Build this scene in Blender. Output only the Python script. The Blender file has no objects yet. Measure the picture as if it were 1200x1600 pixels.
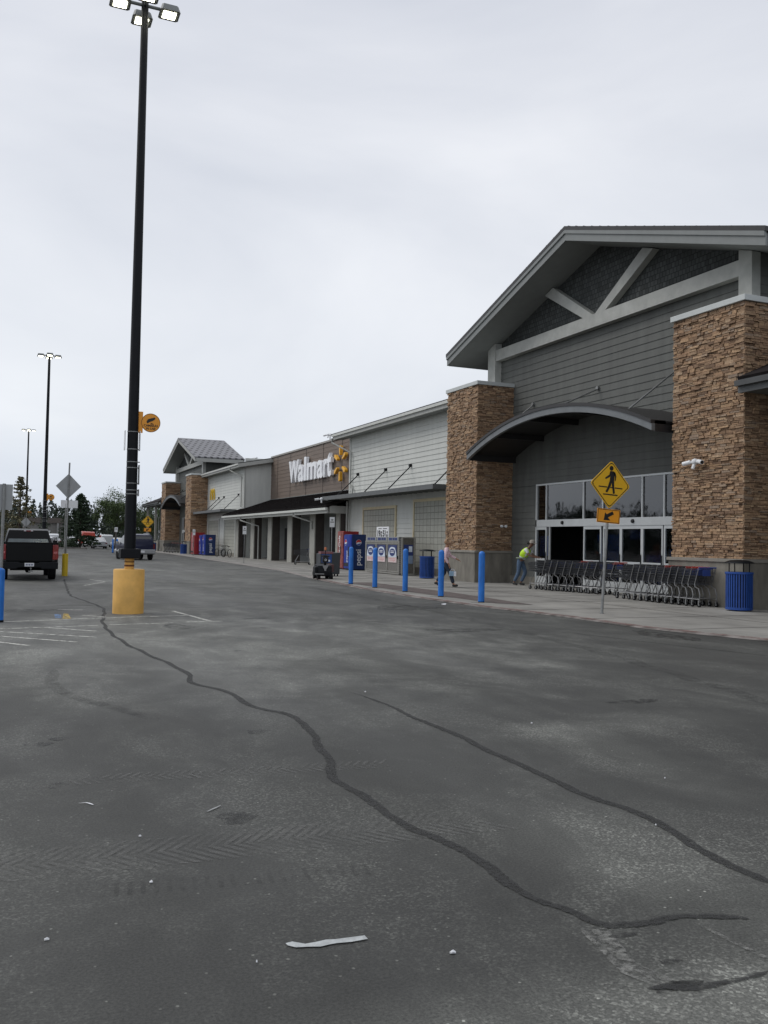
import bpy, bmesh, math, random
from mathutils import Vector, Matrix, Euler
R=random.Random(7)
S=bpy.context.scene
rad=math.radians
# ---------------------------------------------------------------- camera
yaw,pit,rol=rad(23.1176),rad(1.9244),rad(1.0765)
rt=Vector((math.cos(yaw),-math.sin(yaw),0)); fw=Vector((math.sin(yaw),math.cos(yaw),0)); up=Vector((0,0,1))
f2=fw*math.cos(pit)+up*math.sin(pit); u2=up*math.cos(pit)-fw*math.sin(pit)
r2=rt*math.cos(rol)+u2*math.sin(rol); u3=u2*math.cos(rol)-rt*math.sin(rol)
M=Matrix((r2,u3,-f2)).transposed().to_4x4(); M.translation=Vector((0,0,1.55))
cd=bpy.data.cameras.new('camera'); cam=bpy.data.objects.new('camera',cd); S.collection.objects.link(cam)
cam.matrix_world=M; cd.sensor_fit='VERTICAL'; cd.sensor_height=32.0; cd.lens=1400*32.0/1600; cd.clip_start=.05; cd.clip_end=3000
S.camera=cam
S.render.resolution_x=768; S.render.resolution_y=1024
S.view_settings.view_transform='Standard'; S.view_settings.look='None'; S.view_settings.exposure=0; S.view_settings.gamma=1
# ---------------------------------------------------------------- world: overcast
W=bpy.data.worlds.new('World'); S.world=W; W.use_nodes=True
nt=W.node_tree; nt.nodes.clear()
def N(t,tp,**k):
    n=t.nodes.new(tp)
    for a,b in k.items(): setattr(n,a,b)
    return n
SUN_EL,SUN_AZ=rad(48),rad(-50)      # azimuth from +Y towards +X
out=N(nt,'ShaderNodeOutputWorld'); bg=N(nt,'ShaderNodeBackground'); bg.inputs[1].default_value=.1
sky=N(nt,'ShaderNodeTexSky',sky_type='NISHITA'); sky.sun_disc=False; sky.sun_elevation=SUN_EL; sky.sun_rotation=SUN_AZ
tc=N(nt,'ShaderNodeTexCoord'); mp=N(nt,'ShaderNodeMapping'); mp.inputs['Scale'].default_value=(1,1,2.6)
n1=N(nt,'ShaderNodeTexNoise'); n1.inputs['Scale'].default_value=1.6; n1.inputs['Detail'].default_value=7; n1.inputs['Roughness'].default_value=.48; n1.inputs['Distortion'].default_value=.5
cr=N(nt,'ShaderNodeValToRGB'); e=cr.color_ramp.elements
e[0].position=.28; e[0].color=(.575,.61,.68,1); e[1].position=.74; e[1].color=(.87,.885,.915,1)
m1=N(nt,'ShaderNodeVectorMath',operation='SCALE'); m1.inputs['Scale'].default_value=10.7
sp=N(nt,'ShaderNodeSeparateXYZ'); hr=N(nt,'ShaderNodeValToRGB'); he=hr.color_ramp.elements
he[0].position=0; he[0].color=(.94,.99,1.06,1); he[1].position=.6; he[1].color=(.97,.965,.98,1)
q=hr.color_ramp.elements.new(.12); q.color=(.97,.985,1.0,1)
mm=N(nt,'ShaderNodeVectorMath',operation='MULTIPLY')
mx=N(nt,'ShaderNodeMix',data_type='RGBA'); mx.inputs[0].default_value=.95
l=nt.links.new
l(tc.outputs['Generated'],mp.inputs[0]); l(mp.outputs[0],n1.inputs['Vector']); l(n1.outputs['Fac'],cr.inputs[0]); l(cr.outputs[0],m1.inputs[0])
l(tc.outputs['Generated'],sp.inputs[0]); l(sp.outputs['Z'],hr.inputs[0]); l(m1.outputs[0],mm.inputs[0]); l(hr.outputs[0],mm.inputs[1])
l(sky.outputs[0],mx.inputs[6]); l(mm.outputs[0],mx.inputs[7]); l(mx.outputs[2],bg.inputs[0]); l(bg.outputs[0],out.inputs[0])
# sun behind cloud
sd=bpy.data.lights.new('sun','SUN'); sd.energy=1.35; sd.angle=rad(30); sd.color=(1,.97,.93)
so=bpy.data.objects.new('sun',sd); S.collection.objects.link(so)
d=Vector((math.cos(SUN_EL)*math.sin(SUN_AZ),math.cos(SUN_EL)*math.cos(SUN_AZ),math.sin(SUN_EL)))
so.rotation_euler=(-d).to_track_quat('-Z','Y').to_euler(); so.location=(0,0,60)
# ---------------------------------------------------------------- materials
MT={}
def mat(name,col,rough=.7,metal=0,var=.12,vs=3.0,bump=0,bs=40.,stretch=(1,1,1),island=0,coat=0,spec=.5,objcol=False,stain=0):
    if name in MT: return MT[name]
    m=bpy.data.materials.new(name); m.use_nodes=True; t=m.node_tree; b=t.nodes['Principled BSDF']; L=t.links.new
    b.inputs['Roughness'].default_value=rough; b.inputs['Metallic'].default_value=metal; b.inputs['Coat Weight'].default_value=coat
    b.inputs['Specular IOR Level'].default_value=spec
    g=N(t,'ShaderNodeNewGeometry'); mpn=N(t,'ShaderNodeMapping'); mpn.inputs['Scale'].default_value=stretch
    L(g.outputs['Position'],mpn.inputs[0])
    n=N(t,'ShaderNodeTexNoise'); n.inputs['Scale'].default_value=vs; n.inputs['Detail'].default_value=6; n.inputs['Roughness'].default_value=.6
    L(mpn.outputs[0],n.inputs['Vector'])
    rm=N(t,'ShaderNodeMapRange'); rm.inputs[1].default_value=.3; rm.inputs[2].default_value=.7; rm.inputs[3].default_value=1-var; rm.inputs[4].default_value=1+var
    L(n.outputs['Fac'],rm.inputs[0])
    vm=N(t,'ShaderNodeVectorMath',operation='SCALE'); vm.inputs[0].default_value=col[:3]
    L(rm.outputs[0],vm.inputs['Scale'])
    src=vm.outputs[0]
    if objcol:
        oi=N(t,'ShaderNodeObjectInfo'); L(oi.outputs['Color'],vm.inputs[0])
    if island:
        r=N(t,'ShaderNodeValToRGB'); es=r.color_ramp.elements
        for i,(p,c) in enumerate(island):
            if i<2: es[i].position=p; es[i].color=(*c,1)
            else:
                x=es.new(p); x.color=(*c,1)
        L(g.outputs['Random Per Island'],r.inputs[0]); L(r.outputs[0],vm.inputs[0])
    L(src,b.inputs['Base Color'])
    if bump:
        n3=N(t,'ShaderNodeTexNoise'); n3.inputs['Scale'].default_value=bs; n3.inputs['Detail'].default_value=4
        L(mpn.outputs[0],n3.inputs['Vector'])
        bp=N(t,'ShaderNodeBump'); bp.inputs['Strength'].default_value=bump; bp.inputs['Distance'].default_value=.02
        L(n3.outputs['Fac'],bp.inputs['Height']); L(bp.outputs[0],b.inputs['Normal'])
    MT[name]=m; return m
def emit(name,col,st):
    m=bpy.data.materials.new(name); m.use_nodes=True; b=m.node_tree.nodes['Principled BSDF']
    b.inputs['Base Color'].default_value=(*col,1); b.inputs['Emission Color'].default_value=(*col,1); b.inputs['Emission Strength'].default_value=st
    return m
def asphalt():
    m=bpy.data.materials.new('asphalt'); m.use_nodes=True; t=m.node_tree; b=t.nodes['Principled BSDF']; L=t.links.new
    g=N(t,'ShaderNodeNewGeometry')
    def noise(sc,det,ro=.55,stretch=(1,1,1),dist=0):
        mp_=N(t,'ShaderNodeMapping'); mp_.inputs['Scale'].default_value=stretch; L(g.outputs['Position'],mp_.inputs[0])
        n=N(t,'ShaderNodeTexNoise'); n.inputs['Scale'].default_value=sc; n.inputs['Detail'].default_value=det; n.inputs['Roughness'].default_value=ro; n.inputs['Distortion'].default_value=dist
        L(mp_.outputs[0],n.inputs['Vector']); return n.outputs['Fac']
    def mr(src,a,bb,c,d_):
        r=N(t,'ShaderNodeMapRange'); r.inputs[1].default_value=a; r.inputs[2].default_value=bb; r.inputs[3].default_value=c; r.inputs[4].default_value=d_; L(src,r.inputs[0]); return r.outputs[0]
    def mul(a,bb):
        r=N(t,'ShaderNodeMath',operation='MULTIPLY'); L(a,r.inputs[0]); L(bb,r.inputs[1]); return r.outputs[0]
    big=mul(mr(noise(.50,6,.6,(1,.10,1),.25),.34,.66,.80,1.22),mr(noise(.30,5,.6,(.6,1,1),.4),.34,.66,.88,1.14))
    med=mr(noise(2.6,8,.72,(1,.7,1),.2),.3,.7,.86,1.15)
    fine=mr(noise(80,6,.8),.34,.68,.35,1.85)
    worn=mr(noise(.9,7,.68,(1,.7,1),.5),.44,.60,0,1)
    vo=N(t,'ShaderNodeTexVoronoi'); vo.inputs['Scale'].default_value=85; L(g.outputs['Position'],vo.inputs['Vector'])
    wn=N(t,'ShaderNodeSeparateColor'); L(vo.outputs['Color'],wn.inputs[0])
    # pale aggregate chips show where the binder is worn away
    ch=mr(wn.outputs[0],.55,1,0,1); agg=mul(ch,worn)
    add=N(t,'ShaderNodeMath',operation='MULTIPLY_ADD'); L(agg,add.inputs[0]); add.inputs[1].default_value=1.5; add.inputs[2].default_value=1
    rarev=N(t,'ShaderNodeTexVoronoi'); rarev.inputs['Scale'].default_value=26; L(g.outputs['Position'],rarev.inputs['Vector'])
    rs=N(t,'ShaderNodeSeparateColor'); L(rarev.outputs['Color'],rs.inputs[0])
    rr=mr(rs.outputs[1],.93,.935,0,1); dd=mr(rarev.outputs['Distance'],.12,.2,1,0); rare=mul(rr,dd)
    ad2=N(t,'ShaderNodeMath',operation='MULTIPLY_ADD'); L(rare,ad2.inputs[0]); ad2.inputs[1].default_value=3.0; L(add.outputs[0],ad2.inputs[2])
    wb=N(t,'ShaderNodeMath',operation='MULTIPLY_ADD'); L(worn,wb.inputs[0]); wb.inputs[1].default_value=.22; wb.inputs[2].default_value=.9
    v=mul(mul(mul(big,med),mul(fine,ad2.outputs[0])),wb.outputs[0])
    for (cx,cy_,rx,ry,am,lo_) in ((3.0,13.4,5.2,5.2,1.3,.25),(1.5,17,3.5,2.2,.4,.25),(5.0,6.4,1.5,.5,.6,.3),(4.3,5.6,.5,1.5,.6,.3),(2.95,3.9,.6,1.2,.6,.3),(2.9,2.45,.8,.5,1.0,.3),(1.1,2.45,1.7,.42,1.1,.3),(6,45,9,30,.8,.2),(1.6,3.35,.9,.6,-.24,.3)):  # pale zones: wear, and farther out grazing sky sheen painted into the colour
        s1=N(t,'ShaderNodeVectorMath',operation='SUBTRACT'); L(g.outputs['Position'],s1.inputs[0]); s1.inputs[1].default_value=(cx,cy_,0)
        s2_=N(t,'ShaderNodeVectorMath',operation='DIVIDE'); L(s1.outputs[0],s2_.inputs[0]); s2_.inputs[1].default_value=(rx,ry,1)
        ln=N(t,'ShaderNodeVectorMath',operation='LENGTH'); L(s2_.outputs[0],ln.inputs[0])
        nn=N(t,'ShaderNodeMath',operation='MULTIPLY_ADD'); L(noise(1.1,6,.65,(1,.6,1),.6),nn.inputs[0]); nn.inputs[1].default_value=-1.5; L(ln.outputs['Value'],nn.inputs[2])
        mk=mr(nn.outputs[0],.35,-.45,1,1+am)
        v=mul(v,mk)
    c=N(t,'ShaderNodeVectorMath',operation='SCALE'); c.inputs[0].default_value=(.0400,.0408,.0366); L(v,c.inputs['Scale']); L(c.outputs[0],b.inputs['Base Color'])
    L(mr(noise(.5,4,.6,(1,.3,1)),.35,.65,.62,.80),b.inputs['Roughness'])
    bp=N(t,'ShaderNodeBump'); bp.inputs['Strength'].default_value=.55; bp.inputs['Distance'].default_value=.006
    L(wn.outputs[0],bp.inputs['Height'])
    bp2=N(t,'ShaderNodeBump'); bp2.inputs['Strength'].default_value=.15; bp2.inputs['Distance'].default_value=.05
    L(noise(1.4,4),bp2.inputs['Height']); L(bp.outputs[0],bp2.inputs['Normal']); L(bp2.outputs[0],b.inputs['Normal'])
    return m
def decal(name,col,alpha,sc,lo,hi,rough=.8):
    # worn paint or rubber: opaque where it still sticks, gone elsewhere
    m=bpy.data.materials.new(name); m.use_nodes=True; t=m.node_tree; b=t.nodes['Principled BSDF']; L=t.links.new
    b.inputs['Base Color'].default_value=(*col,1); b.inputs['Roughness'].default_value=rough
    g=N(t,'ShaderNodeNewGeometry'); n=N(t,'ShaderNodeTexNoise'); n.inputs['Scale'].default_value=sc; n.inputs['Detail'].default_value=6; n.inputs['Roughness'].default_value=.7
    L(g.outputs['Position'],n.inputs['Vector'])
    r=N(t,'ShaderNodeMapRange'); r.inputs[1].default_value=lo; r.inputs[2].default_value=hi; r.inputs[3].default_value=0; r.inputs[4].default_value=alpha
    L(n.outputs['Fac'],r.inputs[0]); L(r.outputs[0],b.inputs['Alpha']); return m
def brickmat(name,col,mortar,w,h,axis,offset=0,rough=.85,bump=.5,msize=.012,ramp=None,var=.1):
    m=bpy.data.materials.new(name); m.use_nodes=True; t=m.node_tree; b=t.nodes['Principled BSDF']; L=t.links.new; b.inputs['Roughness'].default_value=rough
    g=N(t,'ShaderNodeNewGeometry'); s=N(t,'ShaderNodeSeparateXYZ'); L(g.outputs['Position'],s.inputs[0]); c=N(t,'ShaderNodeCombineXYZ')
    L(s.outputs[axis],c.inputs[0]); L(s.outputs[2],c.inputs[1])
    k=N(t,'ShaderNodeTexBrick'); k.offset=offset; k.inputs['Scale'].default_value=1; k.inputs['Brick Width'].default_value=w; k.inputs['Row Height'].default_value=h; k.inputs['Mortar Size'].default_value=msize
    k.inputs['Mortar Smooth'].default_value=.3
    k.inputs['Color1'].default_value=(*[x*(1-var) for x in col],1); k.inputs['Color2'].default_value=(*[x*(1+var) for x in col],1); k.inputs['Mortar'].default_value=(*mortar,1)
    L(c.outputs[0],k.inputs['Vector']); 
    n=N(t,'ShaderNodeTexNoise'); n.inputs['Scale'].default_value=14; n.inputs['Detail'].default_value=5; L(g.outputs['Position'],n.inputs['Vector'])
    r=N(t,'ShaderNodeMapRange'); r.inputs[3].default_value=.78; r.inputs[4].default_value=1.2; L(n.outputs['Fac'],r.inputs[0])
    v=N(t,'ShaderNodeVectorMath',operation='SCALE'); L(k.outputs['Color'],v.inputs[0]); L(r.outputs[0],v.inputs['Scale']); L(v.outputs[0],b.inputs['Base Color'])
    bp=N(t,'ShaderNodeBump'); bp.invert=True; bp.inputs['Strength'].default_value=bump; bp.inputs['Distance'].default_value=.02; L(k.outputs['Fac'],bp.inputs['Height']); L(bp.outputs[0],b.inputs['Normal'])
    return m
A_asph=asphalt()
m_concrete=mat('walk_concrete',(.235,.228,.208),.85,var=.3,vs=.9,bump=.3,bs=60,stretch=(1,.6,1))
m_kerb=mat('kerb_concrete',(.22,.20,.185),.85,var=.3,vs=2,bump=.3)
m_red=decal('faded_red_paint',(.19,.10,.085),.8,3,.4,.62)
m_warn=mat('warning_paving',(.105,.085,.078),.85,var=.3,vs=2,bump=.5,bs=90)
m_line=decal('worn_white_paint',(.60,.60,.55),.8,11,.36,.54)
m_blue_line=decal('worn_blue_paint',(.16,.28,.5),.8,9,.38,.6); m_yel_line=decal('worn_yellow_paint',(.6,.42,.08),.8,9,.38,.6)
m_seal=decal('crack_sealant',(.025,.0255,.0245),.86,30,.30,.54,.8)
m_track_l=decal('tyre_scuff_pale',(.15,.15,.142),.48,4,.36,.64); m_track_d=decal('tyre_scuff_dark',(.016,.016,.016),.30,6,.40,.68)
m_pale=decal('worn_aggregate',(.22,.22,.205),.8,26,.42,.64)
GREY_D=(.106,.110,.101); 
m_dgrey=mat('dark_grey_siding',GREY_D,.7,var=.15,vs=1.6,stretch=(2,2,.4))
m_shingle=brickmat('dark_shingle',(.055,.060,.058),(.014,.016,.015),.16,.17,1,.5,msize=.010,bump=1,var=.3)
m_lsid=mat('pale_grey_siding',(.56,.57,.535),.65,var=.07,vs=1.6,stretch=(2,2,.35))
m_ltrim=mat('pale_trim',(.37,.375,.35),.6,var=.06)
m_beam=mat('painted_beam',(.41,.415,.385),.65,var=.13,vs=2.5)
m_fascia=mat('fascia',(.20,.212,.205),.5,var=.06)
m_soffit=mat('soffit',(.24,.25,.24),.7,var=.06)
m_metal_roof=mat('dark_metal_roof',(.035,.033,.033),.45,.3,var=.1)
m_roofb=mat('brown_black_roof',(.018,.015,.015),.9,var=.2,spec=.1)
m_brown=mat('brown_siding',(.165,.125,.098),.6,var=.10,vs=.6,stretch=(1,1,14))
m_cap=mat('cap_metal',(.52,.545,.53),.5,var=.04)
stone_ramp=[(0,(.17,.105,.066)),(1,(.48,.33,.20)),(.2,(.26,.165,.10)),(.45,(.37,.235,.14)),(.6,(.30,.20,.125)),(.75,(.42,.275,.16)),(.88,(.28,.21,.155))]
m_stone=mat('ledge_stone',(.3,.2,.12),.9,var=.3,vs=16,bump=.9,bs=45,island=stone_ramp)
m_mortar=mat('stone_backing',(.03,.02,.014),.95)
m_stonebase=mat('cast_stone_base',(.185,.172,.145),.85,var=.3,vs=3,bump=.3,bs=30,stretch=(1,1,.35))
m_stonesill=mat('cast_stone_sill',(.24,.225,.195),.85,var=.15)
m_cmu=brickmat('block_infill',(.40,.40,.35),(.19,.19,.17),.40,.30,1,0,bump=.8,msize=.014,var=.05)
m_tan=mat('tan_trim',(.60,.52,.34),.65,var=.08)
m_alu=mat('door_aluminium',(.55,.57,.57),.4,.2,var=.05)
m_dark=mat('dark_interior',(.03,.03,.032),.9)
m_blackm=mat('black_metal',(.006,.007,.009),.5,0,var=.2,spec=.2)
m_rubber=mat('rubber',(.010,.010,.011),.85,spec=.2)
m_galv=mat('galvanised',(.27,.275,.27),.5,.6,var=.2,vs=9)
m_chrome=mat('chrome_wire',(.30,.30,.30),.38,.85,var=.15)
m_cartgrey=mat('cart_grey_plastic',(.036,.038,.043),.5,var=.1)
m_cartred=mat('cart_red_plastic',(.45,.045,.03),.45); m_cartblue=mat('cart_blue_plastic',(.025,.06,.26),.45)
m_boll=mat('bollard_blue',(.014,.16,.56),.5,var=.22,vs=9,stretch=(1,1,.4)); m_canblue=mat('bin_blue',(.014,.065,.29),.4,.1,var=.15,vs=6)
m_yel=mat('sign_yellow',(.76,.43,.018),.4,var=.04); m_orange=mat('sign_orange',(.82,.33,.02),.4,var=.04)
m_black=mat('black_print',(.008,.008,.008),.5); m_white=mat('white_paint',(.75,.76,.77),.45,var=.04)
m_poleyel=mat('base_yellow',(.70,.40,.10),.6,var=.16,vs=2.5,bump=.2,bs=15)
m_yelplastic=mat('yellow_sleeve',(.66,.46,.02),.5,var=.08)
m_signback=mat('sign_back',(.33,.34,.34),.5,.3,var=.08)
m_letter=mat('letter_white',(.92,.93,.95),.35,var=.03); m_spark=mat('spark_orange',(.88,.46,.04),.4,var=.04); m_lside=mat('letter_return',(.05,.05,.06),.5)
m_arch=mat('arch_yellow',(.75,.48,.02),.4)
m_pepsi=mat('machine_blue',(.008,.026,.11),.35,var=.08); m_pepsi2=mat('machine_blue_front',(.006,.03,.28),.3); m_coke=mat('machine_red',(.30,.02,.02),.35,var=.15)
m_pwhite=mat('print_white',(.7,.71,.73),.5,var=.03); m_pred=mat('print_red',(.5,.03,.03),.5); m_pblue=mat('print_blue',(.02,.07,.35),.5)
m_cage=mat('cage_steel',(.34,.33,.30),.5,.5,var=.25,vs=14)
m_leaf=mat('leaves',(.05,.085,.025),.7,var=.35,vs=1.2,island=[(0,(.026,.048,.014)),(1,(.10,.145,.04)),(.5,(.055,.09,.025))])
m_leafb=mat('olive_leaves',(.08,.08,.04),.7,var=.3,vs=1,island=[(0,(.06,.055,.03)),(1,(.17,.15,.075)),(.5,(.10,.095,.045))])
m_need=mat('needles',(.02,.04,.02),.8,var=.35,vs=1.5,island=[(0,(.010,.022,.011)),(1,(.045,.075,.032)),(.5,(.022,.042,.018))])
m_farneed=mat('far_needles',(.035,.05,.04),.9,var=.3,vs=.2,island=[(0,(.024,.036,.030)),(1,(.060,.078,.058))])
m_bark=mat('bark',(.06,.045,.035),.9,var=.3,vs=8)
m_carp=mat('car_paint',(.5,.5,.5),.3,0,var=.02,coat=.8,objcol=True)
m_tpaint=mat('black_truck_paint',(.0045,.005,.0055),.35,var=.05,coat=0,spec=.18)
m_navy=mat('navy_paint',(.010,.013,.040),.3,var=.05,coat=.15,spec=.3); m_silver=mat('silver_cladding',(.34,.35,.36),.4,.4,var=.05)
m_tail=mat('tail_lamp',(.20,.008,.010),.2,var=.1,coat=.5)
m_skin=mat('skin',(.36,.19,.12),.55); m_skin2=mat('tan_skin',(.17,.085,.05),.55)
m_jean=mat('denim',(.075,.12,.19),.85,var=.25,vs=18); m_darkpant=mat('dark_trousers',(.02,.03,.05),.85,var=.2,vs=20)
m_vest=mat('hi_vis',(.55,.85,.03),.6,var=.08,vs=8); m_tshirt=mat('white_cotton',(.65,.66,.68),.8,var=.06,vs=10); m_pink=mat('pink_shirt',(.72,.52,.56),.8,var=.12,vs=14)
m_hair=mat('brown_hair',(.27,.16,.09),.7,var=.35,vs=60); m_hairk=mat('dark_hair',(.015,.012,.01),.7); m_cap2=mat('cap_cloth',(.36,.32,.27),.8)
m_shoe=mat('shoe_dark',(.02,.02,.02),.6)
m_grass=mat('rough_grass',(.05,.06,.025),.95,var=.4,vs=1.5,bump=.8,bs=8)
m_wood=mat('board_brown',(.22,.14,.08),.7)
def glassmat(name,tint,ref=.06,dark=.0):
    m=bpy.data.materials.new(name); m.use_nodes=True; t=m.node_tree; t.nodes.clear(); L=t.links.new
    o=N(t,'ShaderNodeOutputMaterial'); mxs=N(t,'ShaderNodeMixShader'); tr=N(t,'ShaderNodeBsdfTransparent'); gl=N(t,'ShaderNodeBsdfGlossy'); fr=N(t,'ShaderNodeFresnel')
    tr.inputs[0].default_value=(*tint,1); gl.inputs['Roughness'].default_value=.03; fr.inputs[0].default_value=1.5
    ad=N(t,'ShaderNodeMath',operation='ADD'); ad.inputs[1].default_value=ref; L(fr.outputs[0],ad.inputs[0]); L(ad.outputs[0],mxs.inputs[0])
    nz=N(t,'ShaderNodeTexNoise'); nz.inputs['Scale'].default_value=1.3; bpn=N(t,'ShaderNodeBump'); bpn.inputs['Strength'].default_value=.12; bpn.inputs['Distance'].default_value=.02; g=N(t,'ShaderNodeNewGeometry')
    L(g.outputs['Position'],nz.inputs['Vector']); L(nz.outputs['Fac'],bpn.inputs['Height']); L(bpn.outputs[0],gl.inputs['Normal'])
    L(tr.outputs[0],mxs.inputs[1]); L(gl.outputs[0],mxs.inputs[2]); L(mxs.outputs[0],o.inputs[0]); return m
m_glass=glassmat('door_glass',(.88,.91,.93),-.03); m_tglass=glassmat('transom_glass',(.3,.34,.37),.11); m_cglass=glassmat('car_glass',(.35,.4,.42),.05)
m_lamp=emit('lamp_lens',(1,.97,.76),12)
# ---------------------------------------------------------------- helpers
class MB:
    def __init__(s): s.v=[]; s.f=[]
    def face(s,pts): 
        i=len(s.v); s.v+= [tuple(p) for p in pts]; s.f.append(tuple(range(i,i+len(pts)))); return s
    def box(s,x0,x1,y0,y1,z0,z1):
        i=len(s.v); s.v+=[(x0,y0,z0),(x1,y0,z0),(x1,y1,z0),(x0,y1,z0),(x0,y0,z1),(x1,y0,z1),(x1,y1,z1),(x0,y1,z1)]
        s.f+=[(i+3,i+2,i+1,i),(i+4,i+5,i+6,i+7),(i,i+1,i+5,i+4),(i+1,i+2,i+6,i+5),(i+2,i+3,i+7,i+6),(i+3,i,i+4,i+7)]; return s
    def bar(s,a,b,w,h=None,upv=(0,0,1)):
        a=Vector(a);b=Vector(b);h=h or w;t=(b-a).normalized();u=Vector(upv)
        if abs(t.dot(u))>.98: u=Vector((0,1,0)) if abs(t.y)<.9 else Vector((1,0,0))
        sx=t.cross(u).normalized();sy=sx.cross(t)
        i=len(s.v)
        for p in (a,b):
            for (p1,p2) in ((-1,-1),(1,-1),(1,1),(-1,1)): s.v.append(tuple(p+sx*p1*w/2+sy*p2*h/2))
        s.f+=[(i+3,i+2,i+1,i),(i+4,i+5,i+6,i+7)]+[(i+k,i+(k+1)%4,i+4+(k+1)%4,i+4+k) for k in range(4)]; return s
    def tube(s,pts,r,n=8,cap=True):
        pts=[Vector(p) for p in pts]; rs=r if isinstance(r,(list,tuple)) else [r]*len(pts); i=len(s.v); ref=None
        for k,p in enumerate(pts):
            t=(pts[min(k+1,len(pts)-1)]-pts[max(k-1,0)]).normalized()
            if ref is None: ref=Vector((0,0,1)) if abs(t.z)<.9 else Vector((1,0,0))
            sx=t.cross(ref).normalized(); sy=sx.cross(t).normalized()
            for j in range(n):
                a=2*math.pi*j/n; s.v.append(tuple(p+(sx*math.cos(a)+sy*math.sin(a))*rs[k]))
        for k in range(len(pts)-1):
            for j in range(n): s.f.append((i+k*n+j,i+k*n+(j+1)%n,i+(k+1)*n+(j+1)%n,i+(k+1)*n+j))
        if cap: s.f.append(tuple(i+j for j in range(n))[::-1]); e=i+(len(pts)-1)*n; s.f.append(tuple(e+j for j in range(n)))
        return s
    def lathe(s,prof,c=(0,0,0),n=24,axis='z'):
        i=len(s.v)
        for (r,z) in prof:
            for j in range(n):
                a=2*math.pi*j/n; x,y=r*math.cos(a),r*math.sin(a)
                p=(x,y,z) if axis=='z' else ((z,x,y) if axis=='x' else (y,z,x))
                s.v.append((p[0]+c[0],p[1]+c[1],p[2]+c[2]))
        for k in range(len(prof)-1):
            for j in range(n): s.f.append((i+k*n+j,i+k*n+(j+1)%n,i+(k+1)*n+(j+1)%n,i+(k+1)*n+j))
        s.f.append(tuple(i+j for j in range(n))[::-1]); e=i+(len(prof)-1)*n; s.f.append(tuple(e+j for j in range(n))); return s
    def prism(s,poly,a,b,mapf):
        # poly in 2D, extruded from a to b; mapf(u,v,w)->3D
        n=len(poly); i=len(s.v)
        for w in (a,b):
            for (u,v) in poly: s.v.append(tuple(mapf(u,v,w)))
        s.f.append(tuple(i+j for j in range(n))[::-1]); s.f.append(tuple(i+n+j for j in range(n)))
        for j in range(n): s.f.append((i+j,i+(j+1)%n,i+n+(j+1)%n,i+n+j))
        return s
    def loft(s,secs):
        n=len(secs[0]); i=len(s.v)
        for c in secs: s.v+=[tuple(p) for p in c]
        for k in range(len(secs)-1):
            for j in range(n): s.f.append((i+k*n+j,i+k*n+(j+1)%n,i+(k+1)*n+(j+1)%n,i+(k+1)*n+j))
        s.f.append(tuple(i+j for j in range(n))[::-1]); e=i+(len(secs)-1)*n; s.f.append(tuple(e+j for j in range(n))); return s
    def build(s,name,m,parent=None,world=False,smooth=False,bevel=0,autosm=0,**tags):
        me=bpy.data.meshes.new(name); v=s.v
        off=parent.location if (parent and world) else None
        p=parent
        if off is not None:
            off=Vector(off)
            while p.parent: p=p.parent; off=off+p.location
            v=[(a-off.x,b-off.y,c-off.z) for a,b,c in v]
        me.from_pydata(v,[],s.f); 
        bm=bmesh.new(); bm.from_mesh(me); bmesh.ops.recalc_face_normals(bm,faces=bm.faces)
        if bevel: 
            bmesh.ops.remove_doubles(bm,verts=bm.verts,dist=1e-5)
            bmesh.ops.bevel(bm,geom=[e_ for e_ in bm.edges if len(e_.link_faces)==2 and e_.calc_face_angle(0)>.6],offset=bevel,segments=2,affect='EDGES',profile=.6)
        bm.to_mesh(me); bm.free(); me.materials.append(m)
        if smooth:
            for pl in me.polygons: pl.use_smooth=True
            me.set_sharp_from_angle(angle=rad(autosm or 40))
        o=bpy.data.objects.new(name,me); S.collection.objects.link(o)
        if parent: o.parent=parent
        for k,x in tags.items(): o[k]=x
        return o
def tag(o,label,cat,group=None):
    o['label']=label; o['category']=cat
    if group: o['group']=group
    return o
def thing(name,loc,label,cat,rz=0,group=None):
    o=bpy.data.objects.new(name,None); S.collection.objects.link(o); o.location=loc; o.rotation_euler=(0,0,rz); o.empty_display_size=.2
    return tag(o,label,cat,group)
def dup(root,loc,rz=None,label=None,color=None):
    def cp(o,par):
        c=o.copy(); S.collection.objects.link(c); c.parent=par
        if color: c.color=color
        for k in list(o.children): cp(k,c)
        return c
    c=cp(root,None); c.location=loc
    if rz is not None: c.rotation_euler=(0,0,rz)
    if label: c['label']=label
    return c
def dup_w(root,loc,rz,sc,label):
    c=dup(root,loc,rz,label); c.scale=(sc,sc,sc); return c
def lod_smooth(x): return x
DG=None
def textmesh(txt,size,frame,ext=.004,off=0,align='CENTER',shear=0):
    """text as a mesh; frame = (origin, xaxis, yaxis)"""
    c=bpy.data.curves.new('t','FONT'); c.body=txt; c.size=size; c.extrude=ext; c.offset=off; c.align_x=align; c.align_y='CENTER'; c.shear=shear; c.resolution_u=3
    o=bpy.data.objects.new('t',c); S.collection.objects.link(o)
    dg=bpy.context.evaluated_depsgraph_get(); me=bpy.data.meshes.new_from_object(o.evaluated_get(dg)); bpy.data.objects.remove(o); 
    O,X,Y=[Vector(q) for q in frame]; Z=X.cross(Y)
    mb=MB(); mb.v=[tuple(O+X*v.co.x+Y*v.co.y+Z*v.co.z) for v in me.vertices]; mb.f=[tuple(p.vertices) for p in me.polygons]
    bpy.data.meshes.remove(me); return mb
FX=((0,-1,0),(0,0,1))     # lettering on a wall facing -X
FY=((1,0,0),(0,0,1))      # lettering facing -Y
def fr(o,f): return (o,f[0],f[1])
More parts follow.
